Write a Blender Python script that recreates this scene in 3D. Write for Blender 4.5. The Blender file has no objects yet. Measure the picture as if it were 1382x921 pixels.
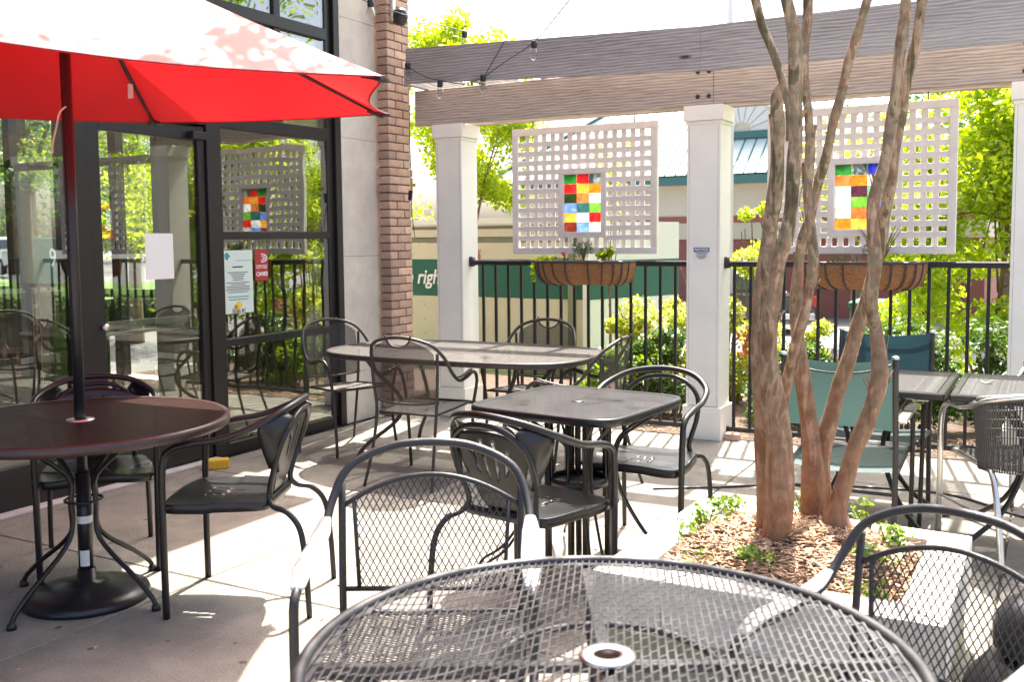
import bpy, math, random
import numpy as np
from mathutils import Vector, Matrix
random.seed(7); rng = np.random.default_rng(7)
sc = bpy.context.scene
COL = sc.collection
PI = math.pi

# ------------------------------------------------------------------ camera
F_PX, CXP, CYP = 1337.4, 691.0, 423.0           # focal length and principal point in photo pixels
CAM = Vector((0, 0, 1.45))
yaw, pitch, roll = 0.50292, 0.07554, -0.008809
_f = Vector((-math.sin(yaw), math.cos(yaw), 0)); _r = Vector((math.cos(yaw), math.sin(yaw), 0)); _u = Vector((0, 0, 1))
_f2 = _f * math.cos(pitch) - _u * math.sin(pitch); _u2 = _u * math.cos(pitch) + _f * math.sin(pitch)
_r3 = _r * math.cos(roll) + _u2 * math.sin(roll); _u3 = _u2 * math.cos(roll) - _r * math.sin(roll)
cam = bpy.data.cameras.new('camera'); camo = bpy.data.objects.new('camera', cam); COL.objects.link(camo)
camo.matrix_world = Matrix(((_r3.x, _u3.x, -_f2.x, CAM.x), (_r3.y, _u3.y, -_f2.y, CAM.y), (_r3.z, _u3.z, -_f2.z, CAM.z), (0, 0, 0, 1)))
cam.sensor_width = 36; cam.lens = F_PX / 1382 * 36; cam.shift_y = -37.5 / 1382
cam.clip_start = 0.05; cam.clip_end = 2000
cam.dof.use_dof = True; cam.dof.focus_distance = 5.0; cam.dof.aperture_fstop = 5.6
sc.camera = camo

# ------------------------------------------------------------------ light
SUN = Vector((-0.10, 0.52, 1.0)).normalized()
EL = math.asin(SUN.z); AZ = math.atan2(SUN.x, SUN.y)
w = bpy.data.worlds.new('World'); sc.world = w; w.use_nodes = True
nt = w.node_tree; bg = nt.nodes['Background']
sky = nt.nodes.new('ShaderNodeTexSky'); sky.sky_type = 'NISHITA'; sky.sun_disc = False
sky.sun_elevation = EL; sky.sun_rotation = AZ; sky.dust_density = 6.0; sky.air_density = 0.6; sky.ozone_density = 0.1
nt.links.new(sky.outputs[0], bg.inputs[0]); bg.inputs[1].default_value = 0.15
sl = bpy.data.lights.new('sun', 'SUN'); sl.energy = 4.2; sl.angle = math.radians(0.53); sl.color = (1.0, 0.935, 0.83)
so = bpy.data.objects.new('sun', sl); COL.objects.link(so)
so.rotation_euler = SUN.to_track_quat('Z', 'Y').to_euler()
sc.view_settings.view_transform = 'Standard'; sc.view_settings.look = 'None'
sc.view_settings.exposure = 2.1; sc.view_settings.gamma = 1.0
sc.cycles.max_bounces = 8; sc.cycles.transparent_max_bounces = 24; sc.cycles.use_denoising = True

def ray(x, y):
    return (_r3 * ((x - CXP) / F_PX) - _u3 * ((y - CYP) / F_PX) + _f2)
def at_y(x, y, Y):
    d = ray(x, y); return CAM + d * (Y / d.y)
def at_x(x, y, X):
    d = ray(x, y); return CAM + d * (X / d.x)
def at_z(x, y, Z):
    d = ray(x, y); return CAM + d * ((Z - CAM.z) / d.z)

# ------------------------------------------------------------------ materials
def new_mat(name):
    m = bpy.data.materials.new(name); m.use_nodes = True
    return m, m.node_tree, m.node_tree.nodes['Principled BSDF']
def mat(name, col, rough=0.6, metal=0.0, var=0.0, scale=8.0, bump=0.0, bscale=60.0, stretch=None, spec=0.5, col2=None, island=0.0, coat=0.0, speck=0.0, stain=0.0):
    m, t, b = new_mat(name)
    b.inputs['Roughness'].default_value = rough; b.inputs['Metallic'].default_value = metal
    b.inputs['Specular IOR Level'].default_value = spec; b.inputs['Coat Weight'].default_value = coat
    b.inputs['Base Color'].default_value = (*col, 1)
    src = None
    tc = t.nodes.new('ShaderNodeTexCoord'); mp = t.nodes.new('ShaderNodeMapping')
    if stretch: mp.inputs['Scale'].default_value = stretch
    t.links.new(tc.outputs['Object'], mp.inputs['Vector'])
    if var > 0 or col2:
        n = t.nodes.new('ShaderNodeTexNoise'); n.inputs['Scale'].default_value = scale; n.inputs['Detail'].default_value = 6; n.inputs['Roughness'].default_value = 0.65
        t.links.new(mp.outputs[0], n.inputs['Vector'])
        r = t.nodes.new('ShaderNodeValToRGB')
        c2 = col2 if col2 else tuple(c * (1 - var) for c in col)
        c1 = col if col2 else tuple(min(1, c * (1 + var * 0.6)) for c in col)
        r.color_ramp.elements[0].position = 0.32; r.color_ramp.elements[0].color = (*c2, 1)
        r.color_ramp.elements[1].position = 0.68; r.color_ramp.elements[1].color = (*c1, 1)
        t.links.new(n.outputs['Fac'], r.inputs[0]); src = r.outputs[0]
    if island > 0:
        g = t.nodes.new('ShaderNodeObjectInfo'); g2 = t.nodes.new('ShaderNodeNewGeometry')
        ad = t.nodes.new('ShaderNodeMath'); ad.operation = 'ADD'; fr = t.nodes.new('ShaderNodeMath'); fr.operation = 'FRACT'
        t.links.new(g.outputs['Random'], ad.inputs[0]); t.links.new(g2.outputs['Random Per Island'], ad.inputs[1]); t.links.new(ad.outputs[0], fr.inputs[0])
        mr = t.nodes.new('ShaderNodeMapRange'); mr.inputs['To Min'].default_value = 1 - island; mr.inputs['To Max'].default_value = 1 + island
        t.links.new(fr.outputs[0], mr.inputs['Value'])
        hs = t.nodes.new('ShaderNodeHueSaturation'); hs.inputs['Color'].default_value = (*col, 1)
        if src: t.links.new(src, hs.inputs['Color'])
        t.links.new(mr.outputs[0], hs.inputs['Value']); src = hs.outputs[0]
    for amt, s_, lo, hi, det in ((speck, 170, .35, .62, 3), (stain, 1.7, .36, .60, 8)):
        if amt <= 0: continue
        n3 = t.nodes.new('ShaderNodeTexNoise'); n3.inputs['Scale'].default_value = s_; n3.inputs['Detail'].default_value = det; n3.inputs['Roughness'].default_value = .7
        tcw = t.nodes.new('ShaderNodeNewGeometry'); t.links.new(tcw.outputs['Position'], n3.inputs['Vector'])
        r3 = t.nodes.new('ShaderNodeValToRGB'); r3.color_ramp.elements[0].position = lo; r3.color_ramp.elements[1].position = hi
        r3.color_ramp.elements[0].color = (1-amt, 1-amt, 1-amt, 1); t.links.new(n3.outputs['Fac'], r3.inputs[0])
        m3 = t.nodes.new('ShaderNodeMixRGB'); m3.blend_type = 'MULTIPLY'; m3.inputs[0].default_value = 1; m3.inputs[1].default_value = (*col, 1)
        if src: t.links.new(src, m3.inputs[1])
        t.links.new(r3.outputs[0], m3.inputs[2]); src = m3.outputs[0]
    if src: t.links.new(src, b.inputs['Base Color'])
    if bump > 0:
        n2 = t.nodes.new('ShaderNodeTexNoise'); n2.inputs['Scale'].default_value = bscale; n2.inputs['Detail'].default_value = 5
        t.links.new(mp.outputs[0], n2.inputs['Vector'])
        bp = t.nodes.new('ShaderNodeBump'); bp.inputs['Strength'].default_value = bump; bp.inputs['Distance'].default_value = 0.01
        t.links.new(n2.outputs['Fac'], bp.inputs['Height']); t.links.new(bp.outputs[0], b.inputs['Normal'])
    return m
def leaf_mat(name, c1, c2, trans=0.5, gloss=0.5):
    m, t, b = new_mat(name); t.nodes.remove(b)
    out = t.nodes['Material Output']
    g = t.nodes.new('ShaderNodeNewGeometry'); r = t.nodes.new('ShaderNodeValToRGB')
    r.color_ramp.elements[0].color = (*c1, 1); r.color_ramp.elements[1].color = (*c2, 1)
    t.links.new(g.outputs['Random Per Island'], r.inputs[0])
    d = t.nodes.new('ShaderNodeBsdfDiffuse'); tr = t.nodes.new('ShaderNodeBsdfTranslucent')
    hs = t.nodes.new('ShaderNodeHueSaturation'); hs.inputs['Value'].default_value = 1.8; hs.inputs['Hue'].default_value = 0.485; hs.inputs['Saturation'].default_value = 1.1
    t.links.new(r.outputs[0], d.inputs[0]); t.links.new(r.outputs[0], hs.inputs['Color']); t.links.new(hs.outputs[0], tr.inputs[0])
    mx = t.nodes.new('ShaderNodeMixShader'); mx.inputs[0].default_value = trans
    t.links.new(d.outputs[0], mx.inputs[1]); t.links.new(tr.outputs[0], mx.inputs[2])
    gl = t.nodes.new('ShaderNodeBsdfGlossy'); gl.inputs['Roughness'].default_value = gloss
    fr = t.nodes.new('ShaderNodeFresnel'); fr.inputs['IOR'].default_value = 1.4
    m2 = t.nodes.new('ShaderNodeMixShader'); fm = t.nodes.new('ShaderNodeMath'); fm.operation = 'MULTIPLY'; fm.inputs[1].default_value = .10; t.links.new(fr.outputs[0], fm.inputs[0]); t.links.new(fm.outputs[0], m2.inputs[0]); t.links.new(mx.outputs[0], m2.inputs[1]); t.links.new(gl.outputs[0], m2.inputs[2])
    t.links.new(m2.outputs[0], out.inputs[0])
    return m
def cloth_mat(name, col, trans=0.45, sheen=0.5, tcol=None, rough=0.6, spec=0.5):
    m, t, b = new_mat(name); out = t.nodes['Material Output']
    b.inputs['Base Color'].default_value = (*col, 1); b.inputs['Roughness'].default_value = rough; b.inputs['Specular IOR Level'].default_value = spec
    b.inputs['Sheen Weight'].default_value = sheen; b.inputs['Sheen Roughness'].default_value = 0.4
    n = t.nodes.new('ShaderNodeTexNoise'); n.inputs['Scale'].default_value = 3.0; n.inputs['Detail'].default_value = 4
    hs = t.nodes.new('ShaderNodeHueSaturation'); hs.inputs['Color'].default_value = (*col, 1)
    mr = t.nodes.new('ShaderNodeMapRange'); mr.inputs['To Min'].default_value = 0.85; mr.inputs['To Max'].default_value = 1.12
    t.links.new(n.outputs['Fac'], mr.inputs['Value']); t.links.new(mr.outputs[0], hs.inputs['Value']); t.links.new(hs.outputs[0], b.inputs['Base Color'])
    tr = t.nodes.new('ShaderNodeBsdfTranslucent'); tr.inputs[0].default_value = (*(tcol or col), 1)
    mx = t.nodes.new('ShaderNodeMixShader'); mx.inputs[0].default_value = trans
    t.links.new(b.outputs[0], mx.inputs[1]); t.links.new(tr.outputs[0], mx.inputs[2]); t.links.new(mx.outputs[0], out.inputs[0])
    return m
def glass_mat(name, tint, refl, ripple=0.0, blend=.4):
    m, t, b = new_mat(name); t.nodes.remove(b); out = t.nodes['Material Output']
    tr = t.nodes.new('ShaderNodeBsdfTransparent'); tr.inputs[0].default_value = (*tint, 1)
    gl = t.nodes.new('ShaderNodeBsdfGlossy'); gl.inputs['Roughness'].default_value = 0.0; gl.inputs[0].default_value = (0.93, 0.96, 0.93, 1)
    lw = t.nodes.new('ShaderNodeLayerWeight'); lw.inputs[0].default_value = blend
    mr = t.nodes.new('ShaderNodeMapRange'); mr.inputs['To Min'].default_value = refl; mr.inputs['To Max'].default_value = 0.85
    t.links.new(lw.outputs['Fresnel'], mr.inputs['Value'])
    mx = t.nodes.new('ShaderNodeMixShader'); t.links.new(mr.outputs[0], mx.inputs[0]); t.links.new(tr.outputs[0], mx.inputs[1]); t.links.new(gl.outputs[0], mx.inputs[2])
    if ripple:
        n = t.nodes.new('ShaderNodeTexNoise'); n.inputs['Scale'].default_value = 2.5; n.inputs['Detail'].default_value = 1
        tc = t.nodes.new('ShaderNodeTexCoord'); t.links.new(tc.outputs['Object'], n.inputs['Vector'])
        bp = t.nodes.new('ShaderNodeBump'); bp.inputs['Strength'].default_value = ripple; bp.inputs['Distance'].default_value = 0.01
        t.links.new(n.outputs['Fac'], bp.inputs['Height']); t.links.new(bp.outputs[0], gl.inputs['Normal'])
    t.links.new(mx.outputs[0], out.inputs[0])
    return m
def stain_mat(name, c1, c2=None):
    m, t, b = new_mat(name); out = t.nodes['Material Output']
    c1 = tuple(min(1, c*.9+.06) for c in c1)
    c2 = tuple(min(1, c*.9+.06) for c in c2) if c2 else tuple(min(1, c * 1.25 + .05) for c in c1)
    n = t.nodes.new('ShaderNodeTexNoise'); n.inputs['Scale'].default_value = 9; n.inputs['Distortion'].default_value = 2.5
    tc = t.nodes.new('ShaderNodeTexCoord'); t.links.new(tc.outputs['Object'], n.inputs['Vector'])
    r = t.nodes.new('ShaderNodeValToRGB'); r.color_ramp.elements[0].position = .4; r.color_ramp.elements[1].position = .6
    r.color_ramp.elements[0].color = (*c1, 1); r.color_ramp.elements[1].color = (*c2, 1); t.links.new(n.outputs['Fac'], r.inputs[0])
    t.links.new(r.outputs[0], b.inputs['Base Color']); b.inputs['Roughness'].default_value = .15
    tr = t.nodes.new('ShaderNodeBsdfTranslucent'); t.links.new(r.outputs[0], tr.inputs[0])
    ts = t.nodes.new('ShaderNodeBsdfTransparent'); t.links.new(r.outputs[0], ts.inputs[0])
    m1 = t.nodes.new('ShaderNodeMixShader'); m1.inputs[0].default_value = .35
    t.links.new(tr.outputs[0], m1.inputs[1]); t.links.new(ts.outputs[0], m1.inputs[2])
    mx = t.nodes.new('ShaderNodeMixShader'); mx.inputs[0].default_value = .72
    t.links.new(b.outputs[0], mx.inputs[1]); t.links.new(m1.outputs[0], mx.inputs[2]); t.links.new(mx.outputs[0], out.inputs[0])
    return m
def wood_mat(name, c1, c2, axis='X', rough=.85):
    """weathered sawn timber: long wandering growth lines, fine fibres, grey patches and a few dark knots"""
    m, t, b = new_mat(name); b.inputs['Roughness'].default_value = rough; b.inputs['Specular IOR Level'].default_value = .25
    N = t.nodes.new; L = t.links.new
    tc = N('ShaderNodeTexCoord'); mp = N('ShaderNodeMapping'); L(tc.outputs['Object'], mp.inputs[0])
    mp.inputs['Scale'].default_value = (.22, 1, 1) if axis == 'X' else (1, .22, 1)
    wv = N('ShaderNodeTexWave'); wv.wave_type = 'BANDS'; wv.bands_direction = 'Z'; wv.inputs['Scale'].default_value = 15; wv.inputs['Distortion'].default_value = 5.0
    wv.inputs['Detail'].default_value = 3; wv.inputs['Detail Scale'].default_value = 1.3; wv.inputs['Detail Roughness'].default_value = .55; L(mp.outputs[0], wv.inputs['Vector'])
    m2 = N('ShaderNodeMapping'); m2.inputs['Scale'].default_value = (3, 90, 90) if axis == 'X' else (90, 3, 90); L(tc.outputs['Object'], m2.inputs[0])
    fb = N('ShaderNodeTexNoise'); fb.inputs['Scale'].default_value = 1.6; fb.inputs['Detail'].default_value = 4; L(m2.outputs[0], fb.inputs['Vector'])
    pt = N('ShaderNodeTexNoise'); pt.inputs['Scale'].default_value = 2.2; pt.inputs['Detail'].default_value = 4; L(mp.outputs[0], pt.inputs['Vector'])
    a1 = N('ShaderNodeMath'); a1.operation = 'MULTIPLY_ADD'; a1.inputs[1].default_value = .20; L(wv.outputs['Fac'], a1.inputs[0])
    a2 = N('ShaderNodeMath'); a2.operation = 'MULTIPLY_ADD'; a2.inputs[1].default_value = .55; L(fb.outputs['Fac'], a2.inputs[0]); L(a2.outputs[0], a1.inputs[2])
    a3 = N('ShaderNodeMath'); a3.operation = 'MULTIPLY'; a3.inputs[1].default_value = .5; L(pt.outputs['Fac'], a3.inputs[0]); L(a3.outputs[0], a2.inputs[2])
    r = N('ShaderNodeValToRGB'); r.color_ramp.elements[0].position = .38; r.color_ramp.elements[1].position = .76
    r.color_ramp.elements[0].color = (*c2, 1); r.color_ramp.elements[1].color = (*c1, 1); L(a1.outputs[0], r.inputs[0])
    m3 = N('ShaderNodeMapping'); m3.inputs['Scale'].default_value = (.9, 1, 3.2) if axis == 'X' else (1, .9, 3.2); L(tc.outputs['Object'], m3.inputs[0])
    vo = N('ShaderNodeTexVoronoi'); vo.inputs['Scale'].default_value = 1.7; vo.inputs['Randomness'].default_value = 1; L(m3.outputs[0], vo.inputs['Vector'])
    kr = N('ShaderNodeValToRGB'); kr.color_ramp.elements[0].position = .035; kr.color_ramp.elements[0].color = (.22, .18, .16, 1); kr.color_ramp.elements[1].position = .085; L(vo.outputs['Distance'], kr.inputs[0])
    mx = N('ShaderNodeMixRGB'); mx.blend_type = 'MULTIPLY'; mx.inputs[0].default_value = 1; L(r.outputs[0], mx.inputs[1]); L(kr.outputs[0], mx.inputs[2]); L(mx.outputs[0], b.inputs['Base Color'])
    bp = N('ShaderNodeBump'); bp.inputs['Strength'].default_value = .6; bp.inputs['Distance'].default_value = .005
    L(a1.outputs[0], bp.inputs['Height']); L(bp.outputs[0], b.inputs['Normal'])
    return m

M = {}
M['concrete'] = mat('concrete', (.315, .292, .248), .85, var=.18, scale=5, bump=.5, bscale=90, island=.06, speck=.38, stain=.30)
M['joint'] = mat('joint_filler', (.10, .09, .08), .95)
M['asphalt'] = mat('asphalt', (.16, .16, .165), .9, var=.2, scale=4)
M['grass'] = mat('lawn', (.10, .20, .03), .9, var=.4, scale=9)
M['soil'] = mat('soil', (.10, .065, .045), .95, var=.5, scale=20, bump=.6, bscale=40)
M['plaster'] = mat('stone', (.73, .68, .60), .8, speck=.12, stain=.12, var=.12, scale=5, bump=.15, bscale=60, island=.03)
M['brick'] = mat('brick', (.45, .305, .235), .85, var=.22, scale=22, bump=.4, bscale=90, island=.28)
M['mortar'] = mat('mortar', (.13, .095, .08), .95, var=.2, scale=30)
M['brick_far'] = mat('brick_far', (.33, .115, .09), .85, var=.2, scale=18)
M['frame'] = mat('bronze_frame', (.014, .0125, .014), .40, var=.1, scale=6, spec=.5)
M['black'] = mat('black_powder_coat', (.013, .013, .014), .30, var=.3, scale=30, bump=.06, bscale=300, spec=.5)
M['iron'] = mat('charcoal_wrought_iron', (.026, .026, .029), .40, var=.3, scale=40, bump=.15, bscale=260, spec=.5)
M['iron_brown'] = mat('weathered_brown_iron', (.038, .032, .029), .45, var=.35, scale=40, bump=.15, bscale=260)
M['tabledark'] = mat('dark_brown_enamel', (.055, .030, .028), .30, var=.25, scale=25, bump=.1, bscale=280)
M['mesh_grey'] = mat('sunlit_grey_mesh', (.09, .09, .094), .38, var=.3, scale=60, spec=.7)  # full sun on the foreground table top is built into this paler colour
M['mesh_black'] = mat('sunlit_black_mesh', (.075, .075, .08), .42, var=.3, scale=60, spec=.6)  # lighter than the black frame: sunshine on the square top painted in
M['mesh_brown'] = mat('sunlit_brown_mesh', (.15, .135, .125), .5, var=.25, scale=60, spec=.6)  # sun brightness of the oval top and chair seats mixed into the brown
M['mesh_dark'] = mat('dark_brown_mesh', (.060, .022, .015), .40, var=.25, scale=30, spec=.6)
M['rail'] = mat('black_rail_paint', (.012, .012, .013), .4, bump=.05, bscale=200)
M['white'] = mat('white_paint', (.90, .88, .80), .5, var=.05, scale=3, stain=.06, bump=.05, bscale=40)
M['lattice'] = mat('lattice_paint', (.78, .72, .67), .65, var=.09, scale=14, island=.05)
M['beam'] = wood_mat('weathered_timber', (.54, .475, .42), (.20, .165, .145))
M['beam_grey'] = wood_mat('greyed_timber', (.50, .47, .455), (.19, .17, .175))
M['beam_y'] = wood_mat('weathered_timber_cross', (.62, .56, .50), (.24, .20, .18), axis='Y')
M['glass'] = glass_mat('storefront_glass', (.55, .57, .52), .24, ripple=.22, blend=.36)
M['glass_dark'] = glass_mat('door_glass', (.78, .80, .76), .10, ripple=.03, blend=.25)
M['red'] = cloth_mat('red_canvas', (.55, .008, .014), .24, .25, tcol=(.85, .008, .012), rough=.45, spec=.3)
M['red_dark'] = mat('red_piping', (.35, .01, .02), .6)
M['alu'] = mat('aluminium', (.72, .71, .69), .28, 1.0, var=.08, scale=20)
M['wicker'] = mat('grey_wicker', (.085, .08, .08), .55, var=.2, scale=40)
M['teal'] = cloth_mat('teal_sling', (.045, .085, .082), .22, .1, tcol=(.06, .13, .12))
M['teal2'] = cloth_mat('blue_sling', (.02, .05, .065), .22, .1, tcol=(.035, .10, .12))
M['plastic_black'] = mat('black_plastic', (.014, .014, .016), .32, bump=.08, bscale=60)
M['paper'] = mat('paper', (.82, .82, .82), .8)
M['paper_green'] = mat('poster_paper', (.66, .76, .70), .7)
M['ink'] = mat('ink', (.05, .07, .08), .8)
M['ink_teal'] = mat('ink_teal', (.05, .30, .36), .8)
M['ink_yellow'] = mat('ink_yellow', (.75, .6, .08), .8)
M['sign_red'] = mat('sign_red', (.40, .03, .035), .5)
M['sign_white'] = mat('sign_white', (.82, .80, .80), .5)
M['sign_blue'] = mat('sign_blue', (.03, .10, .30), .5)
M['coir'] = mat('coir_liner', (.36, .17, .07), .95, var=.35, scale=60, bump=1.0, bscale=150)
M['strap'] = mat('iron_strap', (.05, .05, .055), .5)
M['mulch'] = mat('mulch', (.44, .29, .185), .9, var=.3, scale=30, island=.55)
M['mulch_base'] = mat('mulch_base', (.18, .09, .045), .95, var=.5, scale=30, bump=1, bscale=60)
M['coping'] = mat('planter_concrete', (.60, .585, .555), .8, speck=.25, stain=.2, var=.14, scale=7, bump=.3, bscale=90, island=.05)
M['shaded_moss'] = mat('planter_side', (.34, .32, .24), .9, var=.35, scale=6, bump=.3, bscale=60, col2=(.20, .20, .12))  # moss tint, with the shade under the coping painted in as well
M['yellow'] = mat('yellow_plastic', (.62, .44, .01), .6, var=.2, scale=30)
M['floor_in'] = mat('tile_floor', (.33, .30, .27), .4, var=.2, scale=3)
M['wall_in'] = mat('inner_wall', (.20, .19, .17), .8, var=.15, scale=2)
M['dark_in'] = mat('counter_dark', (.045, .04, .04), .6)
M['card'] = mat('carton_white', (.70, .68, .64), .7, var=.08, scale=12)
M['card_blue'] = mat('carton_print', (.10, .13, .18), .6)
M['card_orange'] = mat('carton_orange', (.60, .28, .04), .6)
M['green_box'] = mat('green_print', (.16, .32, .04), .6, var=.3, scale=6)
M['cream'] = mat('cream_wall', (.66, .58, .46), .85, var=.05, scale=2)
M['roof'] = mat('metal_roof', (.36, .46, .45), .5, .1, var=.05, scale=1)
M['teal_trim'] = mat('teal_trim', (.055, .16, .145), .5)
M['green_band'] = mat('green_band', (.015, .105, .07), .5, var=.06, scale=3)
M['tan'] = mat('tan_panel', (.58, .52, .39), .8, var=.06, scale=2)
M['whitebox'] = mat('white_panel', (.72, .70, .66), .6)
M['olive'] = mat('olive_metal', (.19, .19, .13), .6)
M['carpaint_dark'] = mat('dark_grey_paint', (.05, .055, .065), .25, .3, coat=.6)
M['carpaint_white'] = mat('white_car_paint', (.75, .76, .77), .25, coat=.6)
M['carglass'] = mat('car_glass', (.05, .07, .09), .08, spec=.9)
M['chrome'] = mat('chrome', (.6, .62, .65), .2, 1.0)
M['tyre'] = mat('tyre', (.02, .02, .02), .8)
M['tail'] = mat('tail_light', (.5, .03, .02), .3)
M['bulb'] = mat('bulb_glass', (.85, .83, .78), .08, spec=.8)
M['socket'] = mat('socket_black', (.02, .025, .03), .5)
M['pink'] = mat('petal', (.65, .08, .14), .6)
def bark():
    m, t, b = new_mat('crape_bark'); b.inputs['Roughness'].default_value = .75; b.inputs['Specular IOR Level'].default_value = .3
    tc = t.nodes.new('ShaderNodeTexCoord'); mp = t.nodes.new('ShaderNodeMapping'); mp.inputs['Scale'].default_value = (10, 10, 2.8)
    t.links.new(tc.outputs['Object'], mp.inputs[0])
    n = t.nodes.new('ShaderNodeTexNoise'); n.inputs['Scale'].default_value = 1.7; n.inputs['Detail'].default_value = 7; n.inputs['Roughness'].default_value = .58; n.inputs['Distortion'].default_value = .5
    t.links.new(mp.outputs[0], n.inputs['Vector'])
    r = t.nodes.new('ShaderNodeValToRGB'); e = r.color_ramp.elements
    e[0].position = .30; e[0].color = (.11, .085, .045, 1); e[1].position = .72; e[1].color = (.46, .33, .22, 1)
    for p, c in ((.41, (.19, .165, .10, 1)), (.418, (.42, .31, .21, 1)), (.485, (.38, .28, .19, 1)), (.492, (.23, .19, .125, 1)), (.55, (.27, .215, .15, 1)), (.556, (.33, .185, .125, 1)), (.60, (.30, .17, .115, 1)), (.606, (.46, .34, .24, 1))):
        x = e.new(p); x.color = c
    t.links.new(n.outputs['Fac'], r.inputs[0])
    n2 = t.nodes.new('ShaderNodeTexNoise'); n2.inputs['Scale'].default_value = 26; n2.inputs['Detail'].default_value = 5; t.links.new(tc.outputs['Object'], n2.inputs['Vector'])
    mx = t.nodes.new('ShaderNodeMixRGB'); mx.blend_type = 'MULTIPLY'; mx.inputs[0].default_value = .75
    t.links.new(r.outputs[0], mx.inputs[1])
    r2 = t.nodes.new('ShaderNodeValToRGB'); r2.color_ramp.elements[0].position = .35; r2.color_ramp.elements[0].color = (.4, .42, .36, 1); r2.color_ramp.elements[1].position = .6
    t.links.new(n2.outputs['Fac'], r2.inputs[0]); t.links.new(r2.outputs[0], mx.inputs[2])
    # older bark near the foot is redder and darker where the skin has peeled
    sp = t.nodes.new('ShaderNodeSeparateXYZ'); t.links.new(tc.outputs['Object'], sp.inputs[0])
    ad = t.nodes.new('ShaderNodeMath'); ad.operation = 'MULTIPLY_ADD'; ad.inputs[1].default_value = 1.3; t.links.new(n.outputs['Fac'], ad.inputs[0]); t.links.new(sp.outputs['Z'], ad.inputs[2])
    mr = t.nodes.new('ShaderNodeMapRange'); mr.inputs['From Min'].default_value = .75; mr.inputs['From Max'].default_value = 1.9; mr.inputs['To Min'].default_value = .85; mr.inputs['To Max'].default_value = 0
    t.links.new(ad.outputs[0], mr.inputs['Value'])
    mz_ = t.nodes.new('ShaderNodeMixRGB'); mz_.inputs[2].default_value = (.22, .095, .05, 1); t.links.new(mr.outputs[0], mz_.inputs[0]); t.links.new(mx.outputs[0], mz_.inputs[1])
    t.links.new(mz_.outputs[0], b.inputs['Base Color'])
    bp = t.nodes.new('ShaderNodeBump'); bp.inputs['Strength'].default_value = .8; bp.inputs['Distance'].default_value = .012
    t.links.new(n.outputs['Fac'], bp.inputs['Height']); 
    bp2 = t.nodes.new('ShaderNodeBump'); bp2.inputs['Strength'].default_value = .4; bp2.inputs['Distance'].default_value = .004
    t.links.new(n2.outputs['Fac'], bp2.inputs['Height']); t.links.new(bp.outputs[0], bp2.inputs['Normal']); t.links.new(bp2.outputs[0], b.inputs['Normal'])
    return m
M['bark'] = bark()
M['bark_far'] = mat('dull_bark', (.16, .11, .07), .9, var=.3, scale=10)
M['lf_lime'] = leaf_mat('lime_leaves', (.15, .26, .015), (.38, .45, .06), .66)
M['lf_yel'] = leaf_mat('yellow_green_leaves', (.15, .22, .03), (.42, .44, .09), .62)
M['lf_mid'] = leaf_mat('mid_green_leaves', (.07, .15, .015), (.20, .30, .03), .5)
M['lf_dark'] = leaf_mat('dark_glossy_leaves', (.02, .055, .012), (.09, .17, .03), .4, .4)
M['lf_far'] = leaf_mat('blue_green_leaves', (.07, .14, .06), (.17, .27, .10), .5)
M['lf_rust'] = leaf_mat('rust_leaves', (.22, .07, .03), (.42, .20, .08), .5)
M['lf_weed'] = leaf_mat('weed_leaves', (.06, .13, .02), (.18, .27, .05), .5)
M['lf_herb'] = leaf_mat('herb_leaves', (.04, .10, .03), (.10, .20, .06), .4)

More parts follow.
